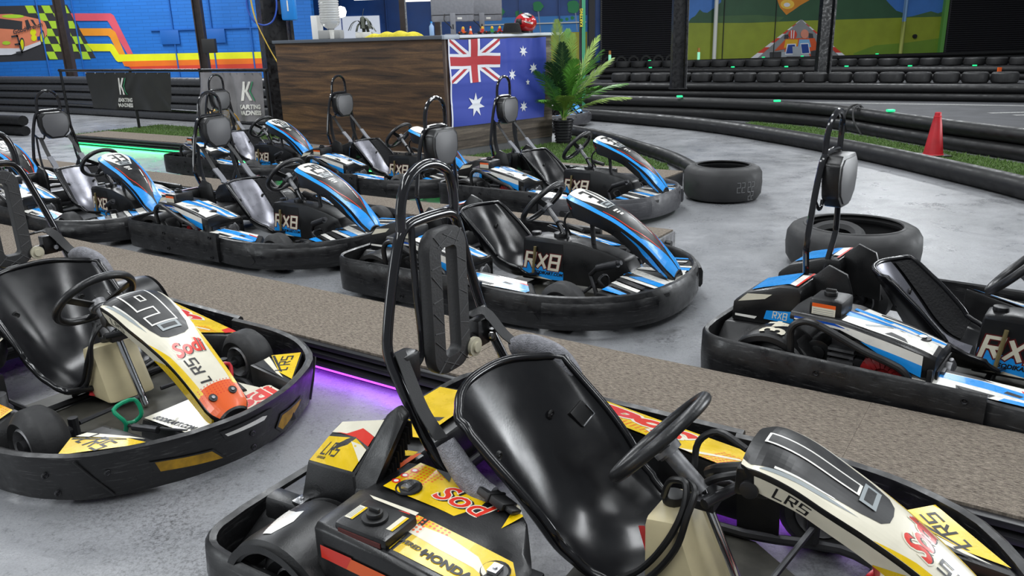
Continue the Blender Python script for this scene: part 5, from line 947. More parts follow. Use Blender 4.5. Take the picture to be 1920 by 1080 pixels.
    decal('cover_graphics', [(WHITE, [[(-.40, -.60), (-.02, -.60), (-.02, -.33), (-.36, -.35)]]), (BLUE, [[(-.40, -.55), (-.02, -.48), (-.02, -.40), (-.40, -.485)], [(-.40, -.44), (-.1, -.40), (-.02, -.36), (-.02, -.34), (-.2, -.375), (-.40, -.405)]]), (DBLUE, [[(-.40, -.50), (-.18, -.455), (-.18, -.445), (-.40, -.487)]]), (BLK, [[(-.3, -.37), (-.06, -.33), (-.06, -.322), (-.3, -.355)], [(-.28, -.395), (-.1, -.355), (-.1, -.347), (-.28, -.385)], [(-.22, -.59), (-.12, -.595), (-.14, -.57), (-.2, -.56)]]), (GREYV, [[(-.30, -.58), (-.2, -.52), (-.21, -.51), (-.31, -.57)]])], ES, ec, .03, .03, (0, 0, .002), key=K+'cg')
    SSd = lambda a, b: Vector((a, interp(col_(1), a)-.0015, interp(col_(3), a)-.008-b))
    decal('side_graphics', [(WHITE, [[(-.58, .004), (-.10, .004), (-.10, .045), (-.3, .04), (-.4, .024), (-.58, .018)]]), (DBLUE, [[(-.58, .004), (-.42, .004), (-.36, .014), (-.58, .012)]]), (BLUE, [[(-.32, .040), (-.10, .042), (-.10, .088), (-.2, .078)]])], SSd, ec, .06, .06, (0, -.0015, 0), key=K+'ssd')
    obj('cover_latch', lambda: G().cyl((-.13, -.50, topz(-.13, -.50)), .030, .006, 'z', 14).cyl((-.13, -.50, topz(-.13, -.5)+.005), .014, .008, 'z', 10, 1), [BLK, STEEL], ec, key=K+'la')
    obj('front_recess', lambda: G().box((.004, -.575, .195), (.010, -.345, .282)), BLK, ec, key=K+'fr', loc=(-.062, 0, -.022))
    obj('engine_head', lambda: G().cyl((.008, -.42, .235), .034, .022, 'x', 14).box((.008, -.52, .205), (.022, -.47, .265)).tube([(.012, -.37, .20), (.03, -.38, .24), (.02, -.40, .275)], .010, 8, 3), ALU, ec, key=K+'eh', bev=.003, loc=(-.062, 0, -.022))
    obj('ignition_cap', lambda: G().box((.008, -.565, .21), (.024, -.535, .245)), REDP, ec, key=K+'ic', bev=.004, loc=(-.062, 0, -.022))
    obj('front_panel', lambda: G().box((-.02, -.62, .17), (.0, -.58, .30)).box((-.02, -.34, .17), (.0, -.30, .29)).box((-.02, -.60, .16), (.0, -.32, .195)).box((-.02, -.6, .285), (.0, -.31, .305)), PL, ec, key=K+'fp', bev=.006, loc=(-.062, 0, -.022))
    fbx = obj('fuel_box', lambda: G().box((-.535, -.585, .385), (-.405, -.435, .462)), PL, t, key=K+'fx', bev=.02)
    obj('fuel_cap', lambda: G().cyl((-.475, -.51, .462), .026, .016, 'z', 16).box((-.495, -.516, .476), (-.455, -.504, .488)), BLK, fbx, key=K+'cap', bev=.002)
    FX = lambda a, b: Vector((a, -.586, b))
    decal('warning_label', [(CREAMV, [[(-.52, .400), (-.43, .400), (-.43, .445), (-.52, .445)]]), (ORG, [[(-.52, .430), (-.43, .430), (-.43, .445), (-.52, .445)]]), (GREYV, [[(-.515, .404+i*.008), (-.435, .404+i*.008), (-.435, .406+i*.008), (-.515, .406+i*.008)] for i in range(3)])], FX, fbx, 1, 1, (0, -.0006, 0), key=K+'wl')
    obj('guard_bar', lambda: G().tube([(-.56, -.64, .10), (-.572, -.648, .28), (-.575, -.648, .335), (-.556, -.648, .368), (-.516, -.648, .385), (-.47, -.648, .378), (-.30, -.648, .312), (-.175, -.648, .275), (-.142, -.648, .25), (-.13, -.645, .21), (-.13, -.64, .10)], .0145, 10, 4), PL, t, key=K+'gb')
    # rear fairings behind the seat
    for s in (-1, 1):
        q = [(-.93, .235), (-.925, .325), (-.87, .375), (-.72, .425), (-.64, .43), (-.625, .40), (-.64, .25)]
        rf = obj('rear_fairing', lambda: G().prism(q, lambda a, b, d: (a, d, b), *( (-.40, -.13) if s < 0 else (.13, .40))), PL, t, key=K+'rf%d' % s, bev=.016)
        top = lambda a, b, s=s: Vector((a, b, interp([(-.93, .325), (-.87, .377), (-.72, .427), (-.64, .432)], a)))
        k = s
        decal('fairing_graphics', [(BLUE, [[(-.86, k*.17), (-.70, k*.16), (-.69, k*.36), (-.85, k*.38)]]), (WHITE, [[(-.69, k*.2), (-.66, k*.2), (-.66, k*.38), (-.69, k*.36)]]), (RED, [[(-.66, k*.16), (-.65, k*.16), (-.65, k*.38), (-.66, k*.38)]])], top, rf, .1, .1, (0, 0, .003), key=K+'fg%d' % s)
        sd = lambda a, b, s=s: Vector((a, s*.4008, b)); kk = 1 if s < 0 else -1
        decal('fairing_side', [(CREAMV, [[(-.90, .33), (-.78, .36), (-.75, .385), (-.86, .372)]]), (BLUE, [[(-.78, .27), (-.65, .27), (-.65, .325), (-.77, .31)]]), (CREAMV, place(stroke('RX8', .03, .5, .26, .22, .1), -.71, .296, 0, 1) if s < 0 else []), (WHITE, [[(-.91, .262), (-.82, .262), (-.81, .275), (-.91, .272)]])], sd, rf, .2, .2, (0, s*.001, 0), key=K+'fs%d' % s)
        obj('seat_fin', lambda: G().prism([(-.66, .26), (-.64, .44), (-.58, .50), (-.50, .47), (-.47, .38), (-.46, .24)], lambda a, b, d: (a, d, b), s*.205, s*.225), PL, t, key=K+'fin%d' % s, bev=.006)
    obj('rear_deck', lambda: G().hull8([(-.95, -.60, .1), (-.64, -.45, .1), (-.64, .45, .1), (-.95, .60, .1)], [(-.95, -.42, .235), (-.64, -.42, .25), (-.64, .42, .25), (-.95, .42, .235)]), PL, t, key=K+'rd', bev=.012)
    return t
rx8('31', .115, 4.649, -34.2, 'blue and black go-kart numbered 31 parked just beyond the long purple lit divider', seat_sheen=False, belts=False)
rx8('29', -1.719, 5.942, -33.3, 'blue and black go-kart numbered 29 with painted seat sheen, left of kart 31')
rx8('33', -3.534, 6.894, -38.2, 'blue and black go-kart numbered 33 with painted seat sheen, left of kart 29')
rx8('24', -5.19, 8.05, -34, 'blue and black go-kart whose visible number digit is 4, cut by the picture edge')
rx8('35', .522, 7.058, -35.8, 'blue and black go-kart numbered 35 with grey scuffed bumper beside the slick tyre', seat_sheen=False, grip=BUMPG)
rx8('', -1.18, 8.25, -33.0, 'blue and black go-kart with painted seat sheen in front of the wooden counter corner')
rx8('40', -2.92, 9.51, -36.2, 'blue and black go-kart numbered 40 in front of the yellow fan')
k34 = rx8('34', 1.95, 3.105, -39.0, 'blue and black go-kart numbered 34 on its mudguard, nearest the right picture edge', belts=False)
rx8('', .45, 14.0, -35, 'blue and grey go-kart mostly hidden behind the potted palm', grip=BUMPG)
# ------------------------------------------------------------------ yellow and white rental kart
LZ = [(.335, .545), (.38, .548), (.45, .530), (.53, .492), (.62, .447), (.72, .388), (.82, .312), (.9, .238), (.945, .195)]
LW = [(.335, .100), (.36, .118), (.5, .118), (.62, .106), (.75, .092), (.85, .086), (.915, .080), (.945, .055)]
LD = [(.335, .035), (.38, .06), (.5, .055), (.65, .06), (.8, .07), (.9, .055), (.945, .015)]
L_NOSE = nose_S(LZ, LW, .335, .945, .022)
SEAT_L0 = seat_fn([(-.45, .555), (-.385, .448), (-.31, .33), (-.235, .22), (-.15, .135), (-.03, .09), (.08, .098), (.14, .125)],
                  [(0, .255), (.2, .262), (.45, .25), (.7, .235), (1, .20)], [(0, .06), (.15, .10), (.4, .16), (.65, .14), (.85, .08), (1, .03)])
def SEAT_L(u, v): return SEAT_L0(min(1, u+(1-u)*.10*abs(v)**2.6), v)
def lrs(num, x, y, deg, label, full=True):
    t = thing('go_kart', label, 'go-kart', (x, y, 0), R(deg), 'yellow and white rental karts'); K = 'ly'
    FP = [(.11, -.655), (.35, -.66), (.5, -.645), (.66, -.60), (.84, -.485), (.975, -.26), (1.02, -.1), (1.03, 0)]
    FPR = [(-.05, .05), (-.042, .03), (-.03, .028), (-.004, .18), (-.006, .2), (-.02, .208), (-.036, .2)]
    fb = obj('front_bumper', lambda: G().sweep(sym(FP), FPR, 3), BUMP, t, key=K+'fb', ang=50)
    tab = [(-.66, .4), (-.60, .66), (-.485, .84), (-.26, .975), (-.1, 1.02), (0, 1.03), (.1, 1.02), (.26, .975), (.485, .84), (.60, .66), (.66, .4)]
    def BS(a, b):      # a = y across the front, b = z up
        xx = scurve(tab, a); e = .02; tx = scurve(tab, a+e)-scurve(tab, a-e); n = Vector((2*e, -tx, 0)).normalized(); return Vector((xx, a, b))+n*(-.028+.028*(b-.028)/.15)
    YSC = mat('scuffed_yellow', '#b98d16', .5, var=.5, vscale=25)
    for i_, (q, m_, q2) in enumerate((([(-.345, .138), (-.145, .115), (-.095, .057), (-.328, .084)], YSC, [(-.328, .132), (-.150, .109), (-.112, .064), (-.316, .090)]), ([(-.118, .176), (.09, .178), (.122, .168), (.085, .132), (-.10, .138)], WHITE, [(-.10, .160), (.06, .163), (.085, .155), (.07, .143), (-.09, .147)]), ([(.138, .072), (.165, .122), (.338, .120), (.31, .082), (.178, .036)], YSC, [(.15, .074), (.175, .112), (.32, .110), (.30, .09), (.182, .047)]))):
        decal('bumper_insert', [(BLK, [q]), (m_, [q2])], BS, fb, .03, .3, (.002, 0, 0), key=K+'bi%d' % i_)
    for a, b in ((.014, .112), (.02, .05), (-.453, .13), (-.58, .133), (-.57, .06)): bolt(fb, tuple(BS(a, b)), 'x', 'fbx', .011, DARKM)
    for s in (-1, 1): obj('bumper_seam', lambda: G().tube([tuple(BS(s*.520, .19)), tuple(BS(s*.485, .108)), tuple(BS(s*.45, .036))], .004, 6, 1), BLK, fb, key=K+'sm%d' % s)
    RP = [(.13, -.672), (-.2, -.675), (-.6, -.675), (-.82, -.675), (-.92, -.655), (-.975, -.58), (-.99, -.3), (-.99, 0)]
    rb = obj('rear_bumper', lambda: G().sweep(list(reversed(sym(RP))), [(-.03, .05), (-.015, .03), (0, .035), (.005, .12), (0, .2), (-.012, .212), (-.03, .205)], 3), BUMP, t, key=K+'rb', ang=50)
    for p in ((-.5, -.677, .12), (.05, -.675, .15), (.05, -.675, .07)): bolt(rb, p, 'y', 'rby', .012, DARKM)
    frame_tubes(t, K, True)
    for s in (-1, 1):
        wheel(t, .43, s*.455, .13, .135, K+'fw'); wheel(t, -.62, s*.535, .14, .19, K+'rw')
        md = fender(t, K+'fd', -.645, s*.552, .188, .245, PL, 8, 172)
    FS = lambda a, b: Vector((-.645+.1865*math.cos(a), -.545+b, .12+.1865*math.sin(a)))
    decal('mudguard_mark', [(WHITE, [[(1.72, -.085), (1.86, -.09), (2.12, .0), (2.3, .06), (2.05, .03), (1.85, .02), (1.74, .03), (1.66, -.02)]])], FS, t, .06, .2, (-.001, 0, .002), key=K+'fm')
    front_gear(t, K+'l', .43, 0, 0)
    pedal(t, 'brake_pedal', K+'pb', .22, REDPAINT); pedal(t, 'throttle_pedal', K+'pt', -.24, GREEN if num == '9' else REDPAINT) if num == '9' else pedal(t, 'throttle_pedal', K+'pt1', -.24, REDPAINT)
    # side pods with yellow tops
    for s in (-1, 1):
        sp = obj('side_pod', lambda: G().hull8([(-.46, -.655, .06), (.36, -.62, .06), (.22, -.36, .06), (-.40, -.37, .06)] if s < 0 else [(-.40, .37, .06), (.22, .36, .06), (.36, .62, .06), (-.46, .655, .06)],
            [(-.45, -.62, .205), (.30, -.58, .165), (.19, -.42, .175), (-.40, -.47, .215)] if s < 0 else [(-.40, .355, .315), (.19, .345, .235), (.30, .56, .175), (-.45, .60, .245)]), PL, t, key=K+'sp%d' % s, bev=.02)
        tl = [(-.45, -.62, .207), (.30, -.58, .167), (.19, -.42, .177), (-.40, -.47, .217)] if s < 0 else [(-.45, .60, .248), (.30, .56, .178), (.19, .345, .238), (-.40, .355, .318)]
        def Sp(a, b, tl=tl): A, B, C_, D = [Vector(q) for q in tl]; return (A*(1-a)+B*a)*(1-b)+(D*(1-a)+C_*a)*b
        # text reads from the seat side: right = towards the rear, up = outwards
        tx = [[(.42-s*a, .45+b*2.6) for a, b in q] for q in text('Sodi', .27, .25, .016)]; tw = [[(.42-s*a, .45+b*2.6) for a, b in q] for q in text('Sodi', .27, .25, .034)]
        dots = [[(.1+.028*i+.008*math.cos(k*1.26), .84-.055*j+.02*math.sin(k*1.26)) for k in range(5)] for i in range(16) for j in range(4)] + [[(.82+.022*i+.007*math.cos(k*1.26), .95-.06*j+.02*math.sin(k*1.26)) for k in range(5)] for i in range(7) for j in range(9)]
        decal('pod_graphics', [(YEL, [[(.02, .06), (.95, .06), (.985, .97), (.02, .97)]]), (RED, [[(.02, .06), (.14, .06), (.28, .55), (.1, .97), (.02, .97)], [(.84, .06), (.93, .06), (.97, .35), (.9, .3)]]), (ORG, dots), (CREAMV, [[(.7, .97), (.9, .5), (.92, .55), (.76, .97)]]), (CREAMV, tw), (RED, tx)], Sp, sp, .12, .25, (0, 0, .002), key=K+'pg%d' % s)
    # front wings and tray
    for s in (-1, 1):
        f = (lambda P: P) if s < 0 else (lambda P: [(a, -b, c) for a, b, c in reversed(P)])
        wg = obj('front_wing', lambda: G().hull8(f([(.60, -.46, .05), (.70, -.55, .05), (.93, -.27, .05), (.66, -.30, .05)]), f([(.615, -.44, .175), (.71, -.535, .185), (.93, -.28, .185), (.63, -.315, .19)])), PL, t, key=K+'wg%d' % s, bev=.008)
        WS = lambda a, b, s=s: Vector((a, b, .187))
        wt = place(stroke('lRS', .075, .5, .3, .25, .2), 0, 0)
        if s < 0: wt = [[(.735+a*.75, -.405-b*0+b*.9) for a, b in q] for q in wt]; wt = [[(a, b) for a, b in q] for q in wt]
        else: wt = [[(.745-a*.6-b*.3, .405+a*.75-b*.55) for a, b in q] for q in wt]
        decal('wing_graphics', [(YEL, [[(.625, -.43*-s), (.71, -.525*-s), (.92, -.285*-s), (.80, -.315*-s)] if False else [(.625, s*.435), (.71, s*.525), (.90, s*.31), (.80, s*.33)]]), (CREAMV, [[(.63, s*.42), (.80, s*.33), (.86, s*.30), (.64, s*.36)]]), (BLK, [[(.635, s*.385), (.78, s*.325), (.82, s*.305), (.64, s*.33)], [(.635, s*.432), (.80, s*.335), (.81, s*.338), (.64, s*.442)]]), (BLK, wt)], WS, wg, .3, .3, (0, 0, .0025), key=K+'wd%d' % s)
    tr_ = obj('front_tray', lambda: G().hull8([(.56, -.16, .05), (.90, -.20, .05), (.97, .26, .05), (.58, .26, .05)], [(.575, -.15, .125), (.895, -.165, .15), (.955, .24, .155), (.60, .25, .14)]), PL, t, key=K+'tr', bev=.012)
    TS = lambda a, b: Vector((a, b, .1265+(a-.575)*.078+(b+.15)*.02))
    tt = [[(.86+b*-1.0+0*a, .11+a) for a, b in q] for q in text('Sodi', .15, .25, .006)]; tw = [[(.86-b, .11+a) for a, b in q] for q in text('Sodi', .15, .25, .016)]
    decal('tray_graphics', [(CREAMV, [[(.585, -.145), (.888, -.158), (.945, .235), (.61, .24)]]), (RED, [[(.80, .02), (.92, .01), (.945, .22), (.80, .2)]]), (CREAMV, tw), (RED, tt)] + ([(BLK, [[(.62+a*1.0, -.125+b) for a, b in q] for q in place(text('SODIKART.COM', .034, .2, .002), .13, 0)])]), TS, tr_, .12, .12, (0, 0, .003), key=K+'tg')
    # nose
    nf, S = nose_fairing(t, K+'nf', LZ, LW, LD, .335, .945, .022, PL)
    pan = [(0, -.86), (.04, -.9), (.25, -.68), (.42, -.60), (.49, -.5), (.515, -.3), (.52, 0), (.515, .35), (.49, .62), (.42, .78), (.25, .86), (.04, .93), (0, .9)]
    lay = [(CREAMV, [band(.0, .87, lambda u: -.99, lambda u: .99)]), (ORG, [band(.85, .99, lambda u: -.97, lambda u: .97)]), (YEL, [band(.48, .87, lambda u: -.985, lambda u: interp([(.48, -.98), (.62, -.80), (.87, -.72)], u)), band(.45, .87, lambda u: interp([(.45, .97), (.6, .80), (.87, .75)], u), lambda u: .985)]),
        (RED, [[(.845+.012*i+.003*math.cos(k*1.26), -.85+.16*j+.03*math.sin(k*1.26)) for k in range(5)] for i in range(6) for j in range(11)])]
    lay += [(GREYV, [[(.07, -.93), (.42, -.72), (.3, -.70), (.1, -.82)], [(.1, .95), (.36, .86), (.3, .84)]]), (BLK, [pan]), (WHITE, [[(.12, -.80), (.34, -.66), (.33, -.64), (.12, -.74)]]),
        (CREAMV, [[(.62-b*1.55, .0+a*8.4) for a, b in q] for q in text('Sodi', .085, .25, .007)]), (BLK, [[(.625-b*1.55, .03+a*8.4) for a, b in q] for q in text('Sodi', .085, .25, .0025)]), (RED, [[(.62-b*1.55, .0+a*8.4) for a, b in q] for q in text('Sodi', .085, .25, .0025)]),
        (BLK, [[(.76-a*1.5, -.30-b*9.5) for a, b in q] for q in stroke('lRS', .044, .5, .3, .28, .15)])]
    decal('nose_graphics', lay, S, nf, .025, .12, (0, 0, .0012), key=K+'ng')
    n1 = stroke(num, .165, .40, .46, .34); n0 = stroke(num, .165, .40, .46, .34, 0, .075)
    conv = lambda n: [[(.225-b/.61, .05+a/.118) for a, b in q] for q in n]
    decal('race_number', [(WHITE, conv(n0)), (BLK, conv(n1))], S, nf, .03, .1, (0, 0, .0045))
    decal('vent', [(GREYV, [band(.405, .465, lambda u: -.30, lambda u: .46, 4)]), (BLK, [band(.418, .45, lambda u: -.2, lambda u: .36, 4)]), (PL, [band(.424, .444, lambda u: -.15, lambda u: .3, 4)])], S, nf, .03, .1, (0, 0, .005), key=K+'nv')
    for v in (-.5, .5):
        bo = obj('nose_bolt', lambda: G().cyl((0, 0, 0), .016, .005, 'z', 14).cyl((0, 0, .005), .007, .004, 'z', 8, 1), [BLK, STEEL], nf, key=K+'nb', loc=tuple(Vector(S(.91, v))+Vector((0, 0, .002))), rot=(0, R(38), 0))
    def Sk(s): return lambda a, b: Vector(S(a, s))+Vector((-.02*a*b, -s*b*.14*scurve(LW, .335+.61*a), -.010-b*(scurve(LD, .335+.61*a)-.008)))
    for s in (-1, 1):
        lt = place(stroke('LRS', .036, .5, .3, .28, .25), 0, 0); k = -s
        decal('skirt_graphics', [(CREAMV, [band(.06, .62, lambda u: .05, lambda u: .97)]), (YEL, [band(.5, .97, lambda u: interp([(.5, .9), (.62, .05)], u), lambda u: .97)]), (BLK, [[(.20+k*a/.62, .5-b/.062) for a, b in q] for q in lt])], Sk(s), nf, .04, .25, (0, s*.003, 0), key=K+'sk%d' % s)
    obj('nose_housing', lambda: G().hull8([(.315, -.085, .43), (.40, -.09, .44), (.40, .09, .44), (.315, .085, .43)], [(.325, -.108, .515), (.38, -.118, .53), (.38, .118, .53), (.325, .108, .515)]), PL, nf, key=K+'nh', bev=.012)
    obj('housing_knob', lambda: G().cyl((.36, -.117, .47), .022, .022, 'y', 14), BLK, nf, key=K+'nk', bev=.003)
    obj('nose_support', lambda: G().tube([(.36, .02, .46), (.24, .06, .40), (.20, .10, .36)], .018, 10, 3).tube([(.30, .07, .47), (.22, .09, .49), (.17, .085, .45), (.17, .06, .38)], .009, 8, 4), BLK, t, key=K+'ns')
    steering(t, (.09, .005, .478), (-.74, 0, .67), .158, (.215, 0, .36), K+'st', True)
    obj('steering_shaft', lambda: G().tube([(.208, 0, .368), (.345, 0, .065)], .015, 14, 1), CHROME, t, key=K+'sh')
    for yy, zz in ((.045, .33), (-.03, .30)): pass
    obj('column_sleeve', lambda: G().tube([(.125, 0, .447), (.215, 0, .365)], .022, 14, 1).tube([(.112, 0, .459), (.122, 0, .45)], .038, 16, 1), ALU, t, key=K+'sv')
    obj('column_clamp', lambda: G().box((.19, -.045, .335), (.26, .05, .36)).tube([(.20, .04, .352), (.24, .12, .335), (.27, .15, .30)], .008, 8, 3).tube([(.24, -.06, .365), (.31, .11, .37)], .014, 10, 1), DARKM, t, key=K+'cc', bev=.004)
    # translucent fuel tank with hoses
    tk = obj('fuel_tank', lambda: G().hull8([(.10, -.10, .085), (.27, -.105, .085), (.29, .09, .085), (.11, .09, .085)], [(.095, -.095, .30), (.185, -.10, .315), (.20, .085, .315), (.10, .085, .30)]), TANK, t, key=K+'tk', bev=.022)
    obj('tank_cap', lambda: G().cyl((.14, .0, .308), .03, .025, 'z', 16), BLK, tk, key=K+'tc', bev=.003)
    obj('fuel_hoses', lambda: G().tube([(.12, -.02, .33), (.15, -.05, .40), (.19, -.06, .41), (.20, -.09, .36), (.17, -.112, .27), (.10, -.115, .16), (.02, -.13, .1)], .009, 8, 5).tube([(.17, .02, .33), (.18, -.02, .39), (.22, -.07, .40), (.215, -.105, .35), (.19, -.112, .25), (.12, -.118, .14), (.05, -.14, .09)], .009, 8, 5).tube([(.18, .03, .34), (.25, .0, .41), (.31, .02, .43)], .01, 8, 4), BLK, tk, key=K+'fh')
    obj('side_shield', lambda: G().prism([(.22, .05), (.34, .07), (.335, .24), (.28, .26), (.21, .24)], lambda a, b, d: (a, d, b), .315, .325), PL, t, key=K+'ss', bev=.003)
    obj('red_strap', lambda: G().ribbon([(.06, -.02, .22), (.10, -.06, .17), (.14, -.11, .1)], .022, side=(0, 1, 0)), REDPAINT, t, key=K+'rs')
    # seat
    st = make_seat(t, SEAT_L, K+'seat', SEAT, None, rim=.013)
    # roll bar with ring pad
    hoop = obj('roll_bar', lambda: G().tube([(-.617, -.122, .965), (-.615, -.119, 1.04), (-.612, -.095, 1.105), (-.612, -.05, 1.134), (-.612, 0, 1.143), (-.612, .05, 1.134), (-.612, .095, 1.105), (-.615, .119, 1.04), (-.617, .122, .965)], .0145, 12, 4)
        .tube([(-.42, -.225, .33), (-.49, -.222, .42), (-.585, -.218, .585), (-.612, -.214, .64), (-.62, -.208, .69), (-.62, -.168, .85), (-.618, -.135, .95), (-.617, -.112, .98), (-.617, -.07, .992), (-.617, .07, .992), (-.617, .112, .98), (-.618, .135, .95), (-.62, .172, .85), (-.61, .222, .68), (-.58, .235, .58), (-.49, .24, .42), (-.42, .24, .33)], .0155, 12, 4), GLOSS, t, key=K+'hp')
    obj('pad_frame', lambda: G().tube([(-.612, -.085, .985), (-.605, -.09, .80), (-.60, -.085, .63), (-.60, -.10, .595), (-.602, -.15, .575), (-.598, -.205, .61)], .010, 8, 4).tube([(-.60, .05, .575), (-.595, .14, .585), (-.592, .225, .61)], .010, 8, 3), GLOSS, hoop, key=K+'pf')
    def pad():
        no, g = 40, G(); A = []; B = []
        def rr(w_, h0, h1, r, n=10):
            out = []
            for cx, cz, a0 in ((w_-r, h1-r, 0), (-w_+r, h1-r, 90), (-w_+r, h0+r, 180), (w_-r, h0+r, 270)):
                for k in range(n): a = R(a0+90*k/(n-1)); out.append((cx+r*math.cos(a), cz+r*math.sin(a)))
            return out
        o, i = rr(.090, .535, .968, .062), rr(.034, .588, .912, .018)
        rings = [[(xx, a*s_, .7515+(b-.7515)*s2) for a, b in q] for q, xx, s_, s2 in ((o, -.592, .97, .99), (o, -.588, 1, 1), (o, -.562, 1, 1), (o, -.553, .95, .985), (i, -.551, 1.10, 1.02), (i, -.560, 1, 1), (i, -.588, 1, 1), (i, -.592, 1.08, 1.01))]
        return g.loft(rings, False, True, 0, loop=True)
    pd = obj('headrest_pad', pad, mat('soft_black_foam', (.022, .022, .023), .55, bump=.3, bscale=160), t, key=K+'pd', ang=55)
    def ridges():
        g = G()
        def rd(y0, z0, y1, z1):
            a, b = Vector((-.5515, y0, z0)), Vector((-.5515, y1, z1)); d = (b-a).normalized(); n = Vector((0, -d.z, d.y))*.0022; h = Vector((.0028, 0, 0))
            g.hull8([a-n-h, a+n-h, b+n-h, b-n-h], [a-n*.4+h*.6, a+n*.4+h*.6, b+n*.4+h*.6, b-n*.4+h*.6])
        for s in (-1, 1):
            for z0, z1 in ((.615, .645), (.672, .668), (.695, .73), (.775, .76), (.80, .838), (.872, .858)): rd(s*.038, z0+.004*s, s*.080, z1-.006*s)
        for s in (-1, 1): rd(s*.03, .915, s*.065, .955); rd(s*-.05, .92, s*.02, .955); rd(s*.03, .585, s*.07, .55); rd(s*-.045, .58, s*.02, .545)
        return g
    rg_ = obj('pad_ridges', ridges, mat('ridge_foam', (.07, .07, .073), .5), pd, key=K+'pr'); rg_['kind'] = 'stuff'
    # belt gear
    rl = obj('belt_reel', lambda: G().box((-.60, .14, .555), (-.56, .20, .64)).cyl((-.58, .105, .575), .028, .03, 'y', 16).box((-.585, .195, .56), (-.545, .215, .60)).tube([(-.61, .10, .655), (-.59, .22, .665)], .006, 8, 1), PL, t, key=K+'br', bev=.005)
    obj('spool', lambda: G().cyl((-.556, .10, .577), .030, .014, 'x', 18).cyl((-.545, .10, .577), .016, .010, 'x', 14), mat('cream_spool', '#b9b39d', .5), rl, key=K+'bs')
    obj('reel_screw', lambda: G().cyl((-.548, .185, .585), .011, .01, 'x', 10), STEEL, rl, key=K+'bz')
    obj('reel_strap', lambda: G().ribbon([(-.58, .12, .665), (-.56, .18, .66), (-.52, .225, .58), (-.48, .24, .545)], .042), BELT, rl, key=K+'bk')
    sl = obj('belt_sleeve', lambda: G().tube([(-.50, .235, .535), (-.465, .245, .548), (-.42, .255, .548), (-.355, .272, .522), (-.312, .28, .475), (-.298, .28, .435)], [.028, .033, .034, .033, .031, .027], 14, 5), FLEECE, t, key=K+'sL')
    obj('lap_strap', lambda: G().ribbon([(-.305, .282, .45), (-.28, .268, .41), (-.245, .245, .36), (-.20, .215, .27), (-.17, .20, .19)], .045, .004), BELT, sl, key=K+'ls')
    bk = obj('buckle', lambda: G().box((-.03, -.03, -.008), (.03, .03, .014)), BLK, sl, key=K+'bu', bev=.005, loc=(-.245, .212, .375), rot=(R(40), R(48), R(20)))
    obj('buckle_edge', lambda: G().tube([(.028, -.028, .016), (.028, .028, .016), (-.01, .028, .016)], .0025, 6, 1), CHROME, bk, key=K+'be')
    sr = obj('belt_sleeve', lambda: G().tube([(-.385, -.275, .47), (-.36, -.278, .44), (-.322, -.282, .40), (-.275, -.285, .368), (-.235, -.285, .36)], [.027, .032, .034, .034, .028], 14, 5), FLEECE, t, key=K+'sR')
    obj('shoulder_strap', lambda: G().ribbon([(-.585, -.20, .66), (-.555, -.205, .60), (-.48, -.245, .53), (-.40, -.272, .475)], .042), BELT, sr, key=K+'hs')
    obj('strap_anchor', lambda: G().box((-.625, -.20, .55), (-.57, -.13, .645)), PL, sr, key=K+'an', bev=.012)
    b2 = obj('buckle', lambda: G().box((-.045, -.03, -.01), (.045, .03, .01)).box((.045, -.02, -.006), (.07, .02, .006)).box((-.01, -.034, -.013), (.0, .034, .013)), BLK, sr, key=K+'b2', bev=.004, loc=(-.215, -.295, .368), rot=(R(-25), R(10), R(-12)))
    # engine and cover
    engine(t, K+'e', -.5)
    ec = obj('engine_cover', lambda: G().loft([[Vector((x_, y0, z0-d0)), Vector((x_, y0, z0-.012)), Vector((x_, y0+.012, z0)), Vector((x_, -.455, z0+.006)), Vector((x_-sl_*.02, -.425, z1+.010)), Vector((x_-sl_*.09, y1-.014, z1)), Vector((x_-sl_*.1, y1, z1-.014)), Vector((x_-sl_*.1, y1, z1-.07))]
        for x_, y0, y1, z0, z1, d0, sl_ in ((-.53, -.615, -.245, .375, .362, .14, 0), (-.49, -.625, -.245, .385, .368, .14, 0), (-.30, -.625, -.25, .375, .365, .12, 0), (-.15, -.62, -.255, .352, .35, .10, .3), (-.04, -.60, -.29, .335, .33, .09, .9), (-.015, -.575, -.31, .32, .318, .09, 1))]), PL, t, key=K+'ec', bev=.004)
    ztop = lambda a, b: interp([(-.53, .375), (-.49, .384), (-.30, .374), (-.15, .352), (-.04, .334), (0, .325)], a) + (.008 if -.46 < b < -.42 else 0) + interp([(-.62, 0), (-.455, .006), (-.425, .001), (-.25, -.010)], b)
    ES = lambda a, b: Vector((a, b, ztop(a, b)))
    dots = [[(-.47+.012*i+.0042*math.cos(k*1.26), -.275-.012*j+.0042*math.sin(k*1.26)) for k in range(5)] for i in range(8) for j in range(10) if i+j*.4 < 8] + [[(-.325+.012*i+.004*math.cos(k*1.26), -.475-.011*j+.004*math.sin(k*1.26)) for k in range(5)] for i in range(9) for j in range(5)]
    sod = lambda bold, dx=0: [[(-.275+a*1.0+dx, -.352+b) for a, b in q] for q in text('Sodi', .098, .25, bold*.8)]
    rings = [[(cx+r*math.cos(k*.524), cy+r*math.sin(k*.524)) for k in range(12)] for cx, cy in ((-.475, -.375), (-.475, -.34), (-.47, -.305)) for r in (.012,)]
